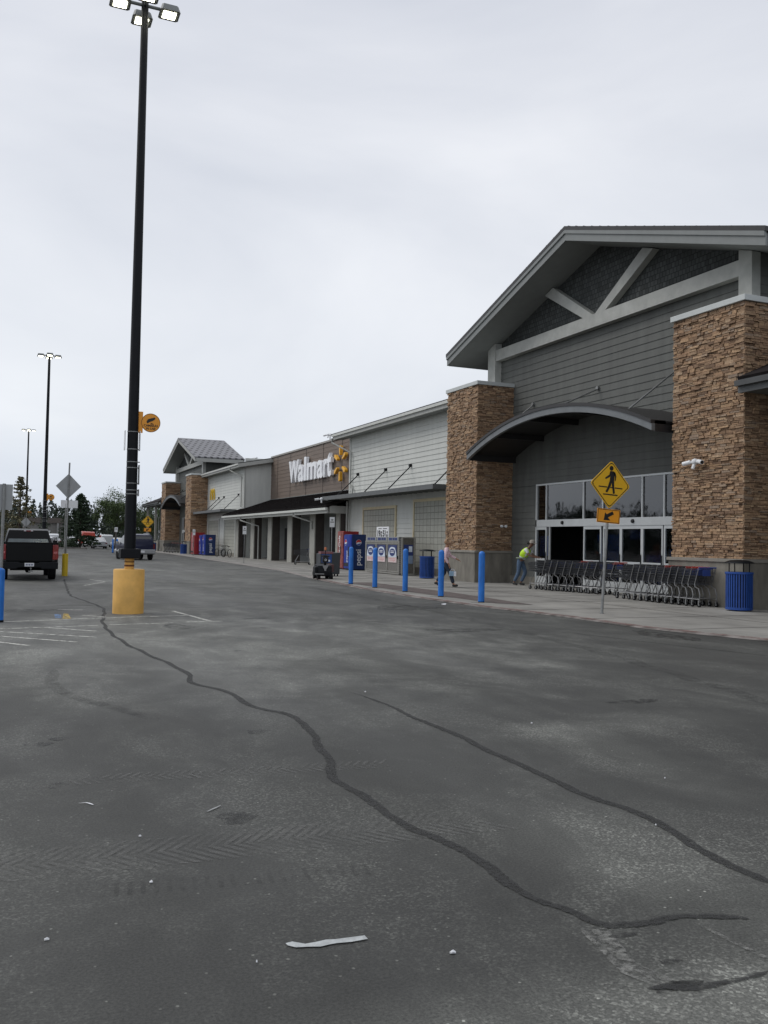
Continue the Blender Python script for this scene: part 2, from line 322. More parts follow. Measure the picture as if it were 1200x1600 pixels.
# ================================================================ GROUND
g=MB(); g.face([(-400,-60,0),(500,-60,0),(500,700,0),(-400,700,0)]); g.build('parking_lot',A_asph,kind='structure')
def strip(pts,w,z,jit=0,ends=1):
    mb=MB(); L_=[];R_=[]; P3=[Vector((*a,0)) for a in pts]
    q=[]
    for i,(a,b) in enumerate(zip(P3,P3[1:])):
        pa=P3[max(i-1,0)]; pb=P3[min(i+2,len(P3)-1)]
        near=min(a.length,b.length)<9; k=max(1,int((b-a).length/((.022 if near else .12) if jit else 5)))
        for t_ in range(k):
            u=t_/k
            q.append(.5*((2*a)+(b-pa)*u+(2*pa-5*a+4*b-pb)*u*u+(3*a-pa-3*b+pb)*u**3) if jit else a.lerp(b,u))
    q.append(P3[-1]); ph=[R.uniform(0,6.28) for _ in range(8)]; d_=0; n=len(q)
    for i,p in enumerate(q):
        t=(q[min(i+1,n-1)]-q[max(i-1,0)]).normalized(); s=Vector((-t.y,t.x,0)); u=i/max(1,n-1); ww=w(u) if callable(w) else w
        if i: d_+=(q[i]-q[i-1]).length
        if jit: ww*=min(1,(min(i,n-1-i)+.6)/5)
        f=lambda o: (math.sin(d_*9+ph[o])*.5+math.sin(d_*23+ph[o+1])*.35+math.sin(d_*61+ph[o+2])*.25+R.uniform(-.35,.35)) if jit else 0
        c_=jit*.8*math.sin(d_*5+ph[6])
        L_.append(p+s*(ww/2+jit*.45*f(0)+c_)); R_.append(p-s*(ww/2+jit*.45*f(3)-c_))
    mb.v=[(v.x,v.y,z) for pr in zip(L_,R_) for v in pr]
    mb.f=[(2*i,2*i+1,2*i+3,2*i+2) for i in range(n-1)]
    return mb
CRA=[(2.14,34.22),(1.93,29.80),(1.73,24.95),(1.89,22.93),(2.08,20.41),(1.91,18.42),(1.75,17.04),(1.68,15.19),(1.70,14.21),(1.75,13.17),(1.87,11.98),(2.02,10.51),(1.94,9.75),(2.14,9.08),(2.22,8.14),(2.40,7.63),(2.37,6.92),(2.24,6.49),(2.20,6.02),(2.04,5.50),(2.08,5.00),(2.10,4.48),(2.16,4.20),(2.19,3.86),(2.20,3.48),(2.27,3.23),(2.32,3.05),(2.49,3.00),(2.65,3.00),(2.82,2.95),(2.93,2.89)]
CRB=[(3.33,8.73),(3.41,8.38),(3.42,7.76),(3.43,6.84),(3.43,5.98),(3.40,5.38),(3.40,4.78),(3.45,4.34),(3.42,3.97),(3.35,3.56),(3.35,3.15)]
strip(CRA,lambda u:.064 if u<.9 else .05,.004,.019).build('crack_sealant',m_seal,kind='structure')
strip(CRB,lambda u:.026+.04*min(1,u*3),.004,.019).build('crack_sealant',m_seal,kind='structure')
strip([(2.13,2.56),(2.2,2.545),(2.32,2.50),(2.47,2.49),(2.67,2.50)],lambda u:.05-.035*u,.0042,.014).build('crack_sealant',m_seal,kind='structure')
strip([(.94,21.15),(1.62,21.25),(2.26,20.76)],.09,.004,.03).build('crack_sealant',m_seal,kind='structure')
strip([(9.3,13.6),(9.9,11.2),(10.4,9.5),(10.6,8.3)],.03,.004,.01).build('crack_sealant',m_seal,kind='structure')
strip([(2.69,2.94),(2.70,2.80),(2.715,2.66),(2.72,2.5)],.022,.0043,.006).build('pavement_wear',m_pale,kind='structure')
MB().face([(x,y,.0036) for x,y in [(2.19,3.04),(2.31,3.03),(2.28,2.92),(2.22,2.73),(2.27,2.58),(2.17,2.57),(2.12,2.69),(2.15,2.84)]]).build('pavement_wear',m_pale,kind='structure')
lines=[[(.08,17.38),(2.72,18.12)],[(-2,15.7),(1.61,16.40)],[(.69,16.24),(1.48,15.41)],[(-1.2,16.73),(1.42,14.46)],[(-1.3,16.3),(1.07,13.88)],[(-1,15.5),(.41,13.59)],[(1.81,16.46),(2.94,16.61)],[(1.15,20.10),(1.63,19.87)],[(1.53,18.57),(1.91,18.05)],[(2.74,18.03),(3.55,18.13)],[(3.22,16.75),(3.89,16.78)],[(3.41,19.30),(3.68,16.80)],[(3.02,34.24),(3.36,32.30)],[(2.46,29.78),(3.33,32.08)]]
mb=MB()
for L_ in lines:
    s=strip(L_,.075,.0044); k=len(mb.v); mb.v+=s.v; mb.f+=[tuple(k+i for i in f) for f in s.f]
mb.build('road_marking',m_line,kind='structure')
MB().face([(x,y,.0046) for x,y in [(.99,18.0),(1.1,17.98),(1.14,18.87),(1.02,18.89)]]).build('road_marking',m_blue_line,kind='structure')
MB().face([(x,y,.0046) for x,y in [(1.11,17.84),(1.26,17.81),(1.29,19.0),(1.2,19.01)]]).build('road_marking',m_yel_line,kind='structure')
# tyre scuffs (tread blocks)
mb=MB(); mbd=MB()
def tread(mb,a,b,w,n,sl,th,z):
    a=Vector((*a,0));b=Vector((*b,0));t=(b-a).normalized();s=Vector((-t.y,t.x,0))
    for i in range(n):
        p=a.lerp(b,(i+.5)/n)
        for sg in ((-1,1) if sl else (0,)):
            if sg: q=[p, p+t*th, p+t*th+s*sg*w/2+t*sl, p+s*sg*w/2+t*sl]
            else: q=[p-s*w/2,p-s*w/2+t*th,p+s*w/2+t*th,p+s*w/2]
            mb.face([(v.x,v.y,z) for v in q])
tread(mb,(-.3,4.60),(2.5,4.45),.40,44,.16,.034,.003); tread(mb,(.4,6.05),(2.5,5.80),.22,34,.07,.028,.003); tread(mbd,(.42,4.13),(1.65,3.97),.15,22,0,.022,.0033)
mb.build('tyre_marks',m_track_l,kind='structure'); mbd.build('tyre_marks',m_track_d,kind='structure')
strip([(.62,11.17),(.55,9.96),(.72,9.13),(1.29,7.81)],.14,.0031,.01).build('tyre_marks',m_track_d,kind='structure')
strip([(9.6,30),(9.2,20),(8.3,12),(7,6)],.22,.0030,.05).build('tyre_marks',m_track_d,kind='structure')
m_stain=decal('oil_stain',(.012,.012,.012),.5,6,.42,.6,.6)
def stain(x,y,a,b):
    mb=MB(); mb.face([(x+a*math.cos(t_)*(1+.25*math.sin(3*t_+x)),y+b*math.sin(t_)*(1+.2*math.sin(2*t_+y)),.0028+.0001*(int(x*7)%3)) for t_ in [2*math.pi*i/20 for i in range(20)]]); mb.build('oil_stain',m_stain,kind='structure')
for a in ((.3,7.15,.10,.09),(.45,7.3,.07,.07),(.36,5.95,.07,.06),(1.25,4.95,.11,.10),(1.95,7.1,.09,.09),(.2,19.9,1.1,.5),(5.9,7.3,.3,.12),(7.6,14.2,.7,.35),(4.7,17.2,.3,.18),(4.3,15.4,.22,.16),(3.1,12.3,.07,.06),(2.9,16.0,.25,.5),(8.9,19.5,.8,.9),(12.2,33,1.6,.3),(13.3,52,2.5,.5),(10.8,12.6,.35,.9),(2.24,2.545,.10,.035),(2.27,2.545,.08,.03),(2.35,2.70,.05,.02),(2.33,2.95,.06,.02)): stain(*a)
for pts in ([(3.9,17.0),(4.2,16.4),(4.5,16.3),(4.9,15.7)],[(3.3,14.3),(3.6,13.6),(4.1,13.4)]): strip(pts,.009,.0038,.006).build('hairline_crack',m_seal,kind='structure')
# walkway
edge=[(13.4,3),(12.5,8),(11.95,11.4),(11.61,12.53),(11.3,13.8),(11.3,16.05),(11.1,17.82),(10.9,19.26),(10.8,23.2),(10.95,27.47),(11.75,34.44),(13.1,43.73),(13.6,53.24),(14.63,73.81),(15.3,87.5),(15.3,126)]
mb=MB()
for (a,b) in zip(edge,edge[1:]):
    mb.face([(a[0]+.16,a[1],.03),(30,a[1],.03),(30,b[1],.03),(b[0]+.16,b[1],.03)])
mb.build('walkway',m_concrete,kind='structure')
mb=MB()
for (a,b) in zip(edge,edge[1:]):
    mb.face([(a[0]-.05,a[1],.004),(a[0]+.02,a[1],.030),(b[0]+.02,b[1],.030),(b[0]-.05,b[1],.004)]); mb.face([(a[0]+.02,a[1],.030),(a[0]+.16,a[1],.034),(b[0]+.16,b[1],.034),(b[0]+.02,b[1],.030)]); mb.face([(a[0]+.16,a[1],.034),(a[0]+.17,a[1],.030),(b[0]+.17,b[1],.030),(b[0]+.16,b[1],.034)])
mb.build('kerb',m_kerb,kind='structure')
strip([(x+.02,y) for x,y in edge[1:11]],.22,.0372,0).build('kerb_paint',m_red,kind='structure')
MB().face([(x,y,.036) for x,y in [(11.75,20.1),(12.45,19.4),(12.9,24.8),(12.8,31),(11.75,31.2),(11.6,26)]]).build('warning_paving',m_warn,kind='structure')
# joints in the walkway
mb=MB()
for y in [6+2.4*i for i in range(48)]: mb.box(11.2+max(0,(y-30)*.085),17.1,y,y+.018,.0305,.0345)
for x in (14.6,): mb.box(x,x+.018,5,120,.0305,.0347)
mb.build('walkway_joint',mat('joint',(.075,.07,.065),.9),kind='structure')
# far planting strip
MB().face([(-60,117,.05),(9.6,117,.05),(9.2,123.5,.05),(-60,123.5,.05)]).build('planting_strip',m_grass,kind='structure')
mb=MB(); mb.box(-60,9.7,116.7,117,0,.16); mb.box(9.6,9.9,117,123.5,0,.16); mb.build('far_kerb',m_kerb,kind='structure')
MB().face([(-400,215,.02),(500,215,.02),(500,690,.02),(-400,690,.02)]).build('far_ground',m_grass,kind='structure')
# ================================================================ STORE BUILDING
SB=thing('store_building',(18.85,50,0),'long big-box store with grey gabled entrances, stone pillars, pale siding and a brown sign wall','building')
def P(mb,name,m,par=SB,**k): return mb.build(name,m,par,True,**k)
def lapX(mb,x,y0,y1,z0,z1,ex=.25,t=.022,topf=None):
    """lap siding facing -X"""
    z=z0
    while z<z1-1e-3:
        zt=min(z+ex,z1)
        if topf: # clip by y-range function of z (gable)
            a,b=topf(z); c,d_=topf(zt)
        else: a,b,c,d_=y0,y1,y0,y1
        mb.face([(x-t,a,z),(x-t,b,z),(x-.002,d_,zt),(x-.002,c,zt)]); mb.face([(x-t,a,z),(x-t,b,z),(x,b,z),(x,a,z)]); z=zt
    return mb
def lapY(mb,y,x0,x1,z0,z1,ex=.25,t=.022):
    z=z0
    while z<z1-1e-3:
        zt=min(z+ex,z1); mb.face([(x0,y-t,z),(x1,y-t,z),(x1,y-.002,zt),(x0,y-.002,zt)]); mb.face([(x0,y-t,z),(x1,y-t,z),(x1,y,z),(x0,y,z)]); z=zt
    return mb
def stonewall(mb,face,c,a0,a1,z0,z1,rr,hh=(.045,.115),ww=(.12,.42)):
    """stacked ledge stone on plane; face 'X' -> plane x=c spans y; 'Y' -> plane y=c spans x"""
    z=z0
    while z<z1:
        h=rr.uniform(*hh); 
        if z+h>z1-.03: h=z1-z
        a=a0; off=0
        while a<a1:
            w=rr.uniform(*ww)
            if a+w>a1-.08: w=a1-a
            dp=rr.uniform(.012,.065); g=.0045
            # split into thin courses sometimes
            segs=[(z,z+h)] if (h<.075 or rr.random()<.6) else [(z,z+h*.5),(z+h*.5,z+h)]
            for (p,q_) in segs:
                dp2=dp+rr.uniform(-.012,.012); k=len(mb.v); jz=rr.uniform(-.006,.006); jz2=rr.uniform(-.006,.006)
                pts=[(a+g,p+g+jz),(a+w-g,p+g+jz2),(a+w-g,q_-g+jz2),(a+g,q_-g+jz)]
                for dep in (-.0,dp2):
                    for (s_,zz) in pts:
                        i_=.006 if dep else 0
                        s2=s_+(i_ if s_<a+w/2 else -i_)
                        mb.v.append((c-dep+ (rr.uniform(-.006,.006) if dep else 0),s2,zz) if face=='X' else (s2,c-dep,zz))
                mb.f+=[(k+4,k+5,k+6,k+7)]+[(k+j,k+(j+1)%4,k+4+(j+1)%4,k+4+j) for j in range(4)]
            a+=w
        z+=h
        if h<=0: break
def pillar(y0,y1,seed,lod=1):
    x0,x1=17.24,18.86; rr=random.Random(seed); core=MB().box(x0,x1,y0+.04,y1-.04,1.26,7.86); pl=P(core,'stone_pillar',m_mortar)
    mb=MB(); hh,ww=((.038,.095),(.10,.36)) if lod==1 else ((.10,.2),(.3,.7))
    stonewall(mb,'X',x0,y0,y1,1.29,7.86,rr,hh,ww); stonewall(mb,'Y',y0+.04,x0-.04,x1,1.29,7.86,rr,hh,ww)
    mb.build('stone_cladding',m_stone,pl,True)
    b=MB().box(x0-.10,x1,y0-.06,y1+.06,0,1.2); b.build('base_block',m_stonebase,pl,True,bevel=.012)
    b=MB().box(x0-.14,x1,y0-.10,y1+.10,1.2,1.29); b.build('base_sill',m_stonesill,pl,True,bevel=.012)
    b=MB().box(x0-.1,x1+.3,y0-.06,y1+.06,7.87,8.02); b.build('pillar_cap',m_cap,pl,True,bevel=.01)
    return pl
def gable(cy,s,seed,near):
    Y=lambda o: cy+o*s
    pillar(Y(-8.25),Y(-5.62),seed,1 if near else 2); pillar(Y(5.6),Y(8.22),seed+1,1 if near else 2)
    xw=18.86; SL=.32/s; H=8.7*s; ZA=11.97; ze=ZA-SL*H
    # siding wall and shingled tympanum
    mb=MB(); yl,yr=Y(-7.1),Y(7.1); dz=3.84   # opening below
    lapX(mb,xw,yl,yr,dz,9.12,.25); P(mb,'siding_wall',m_dgrey)
    mb=MB(); lapX(mb,xw,Y(3.72),Y(5.62),.32,3.84,.25); P(mb,'siding_wall',m_dgrey); mb=MB(); lapX(mb,xw,Y(-5.6),Y(-5.2),.32,3.84,.25); P(mb,'siding_wall',m_dgrey)
    P(MB().box(xw-.10,xw,Y(3.75),Y(5.60),.0,.32),'concrete_plinth',m_stonebase)
    z0=9.1
    MB_=MB(); w0=7.15*s; MB_.face([(xw-.01,cy-w0,z0),(xw-.01,cy+w0,z0),(xw-.01,cy+w0,ZA-SL*w0),(xw-.01,cy,ZA),(xw-.01,cy-w0,ZA-SL*w0)]); P(MB_,'shingled_gable',m_shingle)
    # volume behind (returns)
    mb=MB(); 
    for yy,sg in ((Y(-7.1),-1),(Y(7.1),1)):
        zt=ZA-SL*7.1*s
        mb=MB()
        if sg<0: lapY(mb,yy,xw,22.1,0.3,zt-.02,.25)
        else: mb.box(xw+.01,22.1,yy-.05,yy,0.3,zt-.02)
        P(mb,'side_wall',m_dgrey)
    P(MB().face([(22.1,Y(-7.1),0),(22.1,Y(7.1),0),(22.1,Y(7.1),ZA-SL*7.1*s),(22.1,cy,ZA-.02),(22.1,Y(-7.1),ZA-SL*7.1*s)]),'back_wall',m_dgrey)
    # roof: two slopes with soffit; fascia boards; ribs
    xf,xb=17.4,22.35; T=.13
    mb=MB()
    for sg in (-1,1):
        ye=cy+sg*H
        P(MB().box(0,0,0,0,0,0),'x',m_soffit) if False else None
        k=len(mb.v); mb.v+=[(xf+.03,cy,ZA),(xb-.03,cy,ZA),(xb-.03,ye,ze),(xf+.03,ye,ze),(xf+.03,cy,ZA+.3),(xb-.03,cy,ZA+.3),(xb-.03,ye,ze+.3),(xf+.03,ye,ze+.3)]
        mb.f+=[(k,k+1,k+2,k+3),(k+4,k+5,k+6,k+7),(k+2,k+3,k+7,k+6)]
    rf=P(mb,'gable_roof',m_soffit)
    mb=MB()
    for sg in (-1,1):
        ye=cy+sg*(H+.05)
        k=len(mb.v); a=[(xf-.05,cy,ZA+.34),(xb+.05,cy,ZA+.34),(xb+.05,ye,ze+.34),(xf-.05,ye,ze+.34)]; mb.v+=a+[(p[0],p[1],p[2]+.13) for p in a]
        mb.f+=[(k,k+1,k+2,k+3),(k+4,k+5,k+6,k+7)]+[(k+j,k+(j+1)%4,k+4+(j+1)%4,k+4+j) for j in range(4)]
        # standing ribs
        nr=int(H/.42)
        for r_ in range(nr if near else 0):
            yy=cy+sg*(r_+.5)*H/nr; zz=ZA+.47-SL*abs(yy-cy); mb.box(xf-.052,xb,yy-.02,yy+.02,zz-.03,zz+.012)
    mb.build('roof_sheet',m_metal_roof if near else m_roofpat,rf,True)
    for nm,lo,hi,px in (('rake_board',-.02,.22,0.0),('rake_trim',.22,.36,-.045)):
        mb=MB()
        for sg in (-1,1):
            ye=cy+sg*(H+.02)
            for xx in ((xf+px,xf+px+.08),(xb-.08-px,xb-px)):
                k=len(mb.v)
                for xq in xx: mb.v+=[(xq,cy,ZA+lo),(xq,cy,ZA+hi),(xq,ye,ze+hi),(xq,ye,ze+lo)]
                mb.f+=[(k,k+1,k+2,k+3),(k+4,k+5,k+6,k+7)]+[(k+j,k+(j+1)%4,k+4+(j+1)%4,k+4+j) for j in range(4)]
            mb.box(xf+.1,xb-.1,ye-sg*.0-.03,ye+.03,ze+lo,ze+hi)
        mb.build(nm,m_fascia if near else m_ltrim,rf,True)
    # timber truss on the wall
    bx=xw-.28; bm_=m_beam if near else m_ltrim
    P(MB().box(bx,xw-.0,Y(-6.66),Y(6.6),9.1,9.55),'truss_beam',bm_)
    for o0,o1 in ((-7.15,-6.67),(6.61,7.2)):
        oo=min(abs(o0),abs(o1)); mo=max(abs(o0),abs(o1)); P(MB().prism([(Y(o0),8.02),(Y(o1),8.02),(Y(o1),ZA-SL*abs(o1)*s-.02),(Y(o0),ZA-SL*abs(o0)*s-.02)],bx-.03,xw-.003,lambda u,v,w:(w,u,v)),'truss_post',bm_)
    for sg in (-1,1):
        y1=cy+sg*2.75*s; zt=ZA-SL*2.75*s-.05
        wv=.19
        P(MB().prism([(cy+sg*.05,9.55),(cy+sg*.62*s,9.55),(y1+sg*.30*s,zt-.09),(y1-sg*.22*s,zt+.08)],bx+.02,xw-.01,lambda u,v,w:(w,u,v)),'truss_strut',bm_)
    # arched canopy
    xa=16.64; hw=5.41*s; zt,zc=4.92,6.0; n=28
    rr_=(hw*hw+(zc-zt)**2)/(2*(zc-zt)); zz=lambda y: zc-rr_+math.sqrt(max(0,rr_*rr_-(y-cy)**2))
    ys=[cy-hw+2*hw*i/n for i in range(n+1)]
    def band(x0,x1,lo,hi):
        mb=MB()
        for i,y in enumerate(ys):
            z=zz(y); mb.v+=[(x0,y,z+lo),(x0,y,z+hi),(x1,y,z+hi),(x1,y,z+lo)]
        for i in range(n):
            for j in range(4): mb.f.append((4*i+j,4*i+(j+1)%4,4*i+4+(j+1)%4,4*i+4+j))
        mb.f.append((0,1,2,3)); mb.f.append((4*n,4*n+1,4*n+2,4*n+3)); return mb
    cn=P(band(xa+.12,xw-.02,.10,.19),'arched_canopy',m_metal_roof)
    band(xa,xa+.12,-.10,.10).build('canopy_fascia',mat('canopy_steel',(.16,.17,.175),.45,.2),cn,True)
    band(xa-.03,xa+.5,.10,.205).build('canopy_edge',m_metal_roof,cn,True)
    for y_ in (ys[0],ys[-1]): MB().box(xa+.12,xw-.02,y_-.06 if y_>cy else y_,y_ if y_>cy else y_+.06,zt-.12,zt+.12).build('canopy_beam',m_metal_roof,cn,True)
    for o in (-3.4,-1.2,1.2,3.4): MB().box(xa+.12,xw-.02,Y(o)-.05,Y(o)+.05,zz(Y(o))-.10,zz(Y(o))+.1).build('canopy_beam',m_metal_roof,cn,True)
    MB().box(xa+.15,xw-.02,Y(-3.3),Y(3.3),zt+.6,zt+.68).build('canopy_beam',m_metal_roof,cn,True) if False else None
    for o in (4.1,0,-3.9):
        yy=Y(o); zb=7.0; m_=MB().tube([(xw,yy,zb),(xa+.35,yy,zz(yy)+.15)],.028,8); m_.tube([(xw-.1,yy,zb),(xw,yy,zb)],.07,8); m_.build('tie_rod',m_galv if near else m_blackm,cn,True,smooth=True)
    return Y
def roofpattern():
    m=bpy.data.materials.new('patterned_tile_roof'); m.use_nodes=True; t=m.node_tree; b=t.nodes['Principled BSDF']; L=t.links.new; b.inputs['Roughness'].default_value=.6
    g_=N(t,'ShaderNodeNewGeometry'); mp_=N(t,'ShaderNodeMapping'); mp_.inputs['Rotation'].default_value=(0,0,0); L(g_.outputs['Position'],mp_.inputs[0])
    s=N(t,'ShaderNodeSeparateXYZ'); L(mp_.outputs[0],s.inputs[0]); c=N(t,'ShaderNodeCombineXYZ'); L(s.outputs[0],c.inputs[0]); L(s.outputs[1],c.inputs[1])
    def mth(op,a,b_=None):
        n=N(t,'ShaderNodeMath',operation=op)
        for q_,v_ in enumerate((a,b_)):
            if v_ is None: continue
            if isinstance(v_,(int,float)): n.inputs[q_].default_value=v_
            else: L(v_,n.inputs[q_])
        return n.outputs[0]
    ry=mth('DIVIDE',s.outputs[1],.95); row=mth('FLOOR',ry); fy=mth('FRACT',ry); rx=mth('ADD',mth('DIVIDE',s.outputs[0],.62),mth('MULTIPLY',row,.5)); fx=mth('FRACT',rx)
    dot=mth('MULTIPLY',mth('LESS_THAN',fx,.42),mth('LESS_THAN',fy,.5))
    mx_=N(t,'ShaderNodeMix',data_type='RGBA'); L(dot,mx_.inputs[0]); mx_.inputs[6].default_value=(.19,.19,.20,1); mx_.inputs[7].default_value=(.03,.03,.035,1); L(mx_.outputs[2],b.inputs['Base Color']); return m
m_roofpat=roofpattern()
gable(25.45,1.0,11,True); YF=gable(97.9,1.08,31,False)
# entrance glazing (near)
def entrance(Y,near):
    x=18.86; ya,yb=Y(-4.9),Y(3.74)
    wf=P(MB().box(x-.10,x,ya,yb,3.80,3.86),'window_frame',m_alu)
    fm=MB(); fm.box(x-.10,x,ya,yb,2.24,2.50); fm.box(x-.10,x,yb-.07,yb,.0,3.8); 
    T_=[3.05,.72,-.38,-2.42,-3.45]                # transom mullions offsets
    for o in T_: fm.box(x-.09,x,Y(o)-.03,Y(o)+.03,2.5,3.8)
    fm.build('mullion',m_alu,wf,True)
    prev=yb-.07
    for o in T_+[-4.9]:
        yy=Y(o); MB().box(x-.045,x-.035,yy+.03,prev,2.5,3.8).build('pane',m_tglass,wf,True); prev=yy-.03
    for o in (1.95,-2.0): MB().lathe([(.0,-.06),(.06,-.05),(.07,0)],(x-.10,Y(o),2.38),10,'x').build('door_sensor',m_black,wf,True)
    # doors: (y left offset, y right offset, label, open)
    secs=[(3.74,3.02,0),(2.86,.70,1),(.70,-.30,0),(-.42,-1.36,0),(-1.36,-2.42,0),(-2.42,-3.40,0),(-3.45,-4.9,0)]
    for i,(a,b,opn) in enumerate(secs):
        ya_,yb_=Y(b),Y(a)
        if opn:
            f_=MB(); f_.box(x-.08,x-.02,yb_-.06,yb_,.02,2.24); P(f_,'door_jamb',m_alu); continue
        f_=MB(); st=.06
        f_.box(x-.08,x-.02,ya_,ya_+st,.03,2.235); f_.box(x-.08,x-.02,yb_-st,yb_,.03,2.235); f_.box(x-.08,x-.02,ya_+st,yb_-st,2.13,2.235); f_.box(x-.08,x-.02,ya_+st,yb_-st,.03,.38); f_.box(x-.08,x-.02,ya_+st,yb_-st,.98,1.06); f_.box(x-.08,x-.02,ya_+st,yb_-st,.62,.66)
        dr=P(f_,'entrance_door',m_alu)
        for z0,z1 in ((1.06,2.13),(.66,.98),(.38,.62)): MB().box(x-.055,x-.045,ya_+st,yb_-st,z0,z1).build('pane',m_glass,dr,True)
        MB().box(x-.11,x-.08,ya_+.03,ya_+.05,1.0,1.3).build('handle',m_blackm,dr,True)
    # vestibule
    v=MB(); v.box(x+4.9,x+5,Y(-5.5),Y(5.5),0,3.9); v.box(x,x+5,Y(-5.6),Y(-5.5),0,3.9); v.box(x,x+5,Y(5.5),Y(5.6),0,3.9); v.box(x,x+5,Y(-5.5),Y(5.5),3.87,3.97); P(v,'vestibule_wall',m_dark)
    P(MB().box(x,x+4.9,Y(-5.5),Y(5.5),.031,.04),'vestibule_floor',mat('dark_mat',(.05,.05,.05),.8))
entrance(lambda o:25.45+o,True); entrance(YF,False)
m_banner=mat('banner_blue',(.10,.26,.85),.5,var=.15); m_banner2=mat('poster_blue',(.08,.28,.95),.5)
def board(name,y0,y1,z0,z1,m,label,cat='poster',x=18.9):
    x=18.90
    return tag(MB().box(x,x+.02,y0,y1,z0,z1).build(name,m),label,cat)
t=thing('door_sign',(19.0,23.3,1.9),'blue Enter sign behind the glass of the right entrance door','sign')
MB().box(18.96,18.975,23.10,23.86,1.78,2.12).build('sign_board',mat('enter_blue',(.035,.08,.5),.4),t,True)
textmesh('Enter',.27,fr((18.955,23.48,1.93),FX),.002,.003).build('lettering',mat('enter_text',(.35,.5,.9),.4),t,True)
board('banner',28.55,29.1,1.15,1.9,m_banner,'dark blue banner inside the leftmost glass panel of the entrance')
board('banner',24.15,25.0,.4,1.95,m_banner,'tall dark blue banner inside the middle glass panel of the entrance')
board('banner',22.1,23.0,.35,1.3,m_banner,'low dark blue panel inside the door right of the Enter sign',x=19.9)
board('poster',25.35,25.65,1.2,1.62,mat('poster_teal',(.06,.16,.22),.5),'small teal poster inside the glass panel right of the open doorway',x=19.0)
board('poster',25.3,25.55,1.65,1.95,m_banner2,'small bright blue card above the teal poster in the entrance glass',x=19.3)
board('notice',21.75,21.98,1.55,1.95,mat('notice_grey',(.3,.3,.3),.6),'pale grey notice at the top of the glass beside the right stone pillar',x=18.93)
board('poster',21.35,21.9,.95,1.5,m_banner,'dark blue poster in the lower glass beside the right stone pillar',x=18.95)
tp=thing('poster',(18.72,21.25,1.2),'light blue poster with white figures on the glass edge of the right stone pillar','poster')
MB().box(18.73,18.74,21.0,21.42,1.16,1.62).build('poster_panel',mat('poster_sky',(.08,.33,.62),.5),tp,True); MB().box(18.73,18.74,21.0,21.42,1.0,1.16).build('poster_strip',m_pwhite,tp,True)
MB().prism([(21.36,1.25),(21.30,1.42),(21.34,1.5),(21.27,1.54),(21.22,1.42),(21.14,1.48),(21.08,1.35),(21.14,1.22),(21.2,1.33)],18.722,18.727,lambda u,v,w:(w,u,v)).build('poster_figure',m_pwhite,tp,True)
# ---- section A and B: pale siding
def section(y0,y1,eL,eR,panels,can,rods,near):
    x=18.86
    mb=MB(); lapX(mb,x,y0,y1,.02,7.75,.25,.027)
    w=P(mb,'siding_wall',m_lsid); MB().box(x,x+.2,y0,y1,0,7.8).build('wall_core',m_lsid,w,True)
    for (a,b,zt) in panels:
        f=P(MB().box(x-.05,x-.0,a,b,0.0,zt),'block_panel',m_cmu)
        fm=MB(); fm.box(x-.095,x,b,b+.12,0,zt+.14); fm.box(x-.095,x,a-.12,a,0,zt+.14); fm.box(x-.095,x,a,b,zt,zt+.14); fm.build('panel_trim',m_tan if near else m_lsid,f,True)
        MB().box(x-.08,x-.05,a,b,0,.35).build('panel_plinth',m_stonebase,f,True)
    P(MB().box(x-.055,x+.05,y1-.14,y1+.02,0,7.75),'corner_board',m_lsid)
    if not near: eR,eL=eL,eR
    # eave roof
    rf=P(MB().prism([(18.14,7.80),(22.4,8.62),(22.4,8.80),(18.1,7.98)],eR,eL,lambda u,v,w_:(u,w_,v)),'eave_roof',m_metal_roof)
    MB().box(18.16,18.24,eR,eL,7.62,7.80).build('fascia_board',m_ltrim,rf,True); MB().box(18.08,18.16,eR-.0,eL+.02,7.80,7.93).build('gutter',m_lsid,rf,True)
    MB().box(18.24,x-.03,eR,eL,7.66,7.70).build('soffit',m_soffit,rf,True)
    # flat canopy on rods
    a,b=can; xc=17.45
    cn=P(MB().box(xc,x-.03,a,b,4.05,4.12),'flat_canopy',m_fascia); f_=MB(); f_.box(xc-.05,xc,a-.05,b+.05,3.94,4.16); f_.box(xc,x-.03,a-.05,a,3.94,4.16); f_.box(xc,x-.03,b,b+.05,3.94,4.16); f_.build('canopy_frame',mat('canopy_frame',(.12,.125,.125),.5,.2),cn,True)
    n=int((b-a)/.6); f_=MB()
    for i in range(n): yy=a+(b-a)*(i+.5)/n; f_.box(xc,x-.04,yy-.02,yy+.02,3.97,4.05)
    f_.build('canopy_rib',m_fascia,cn,True)
    for r_ in rods:
        MB().tube([(x-.02,r_,5.42),(xc+.1,r_,4.14)],.03,8).tube([(x-.14,r_,5.42),(x,r_,5.42)],.08,8).build('tie_rod',m_blackm,cn,True,smooth=True)
section(33.5,49.4,50.6,32.7,[(42.55,46.95,3.33),(35.3,40.2,3.55)],(35.4,50.1),(35.5,40.75,43.9,47.95),True)
section(74.27,91,73.8,91.5,[(77.1,81.2,3.3),(83.5,88.1,3.3)],(76.9,90.6),(76.1,81.6,83.7,89.1),False)
for y0,y1 in ((51.3,51.3),): pass
P(MB().prism([(18.14,7.60),(22.4,8.42),(22.4,8.72),(18.1,7.90)],73.72,73.8,lambda u,v,w_:(u,w_,v)),'rake_board',m_ltrim)
mb=MB(); lapY(mb,74.27,18.84,22.3,0.02,8.45,.25); P(mb,'side_wall',m_lsid)
P(MB().box(18.80,18.92,74.20,74.34,0,7.7),'corner_board',m_ltrim)
P(MB().box(18.9,30,49.3,49.38,0,7.8),'side_wall',m_lsid)
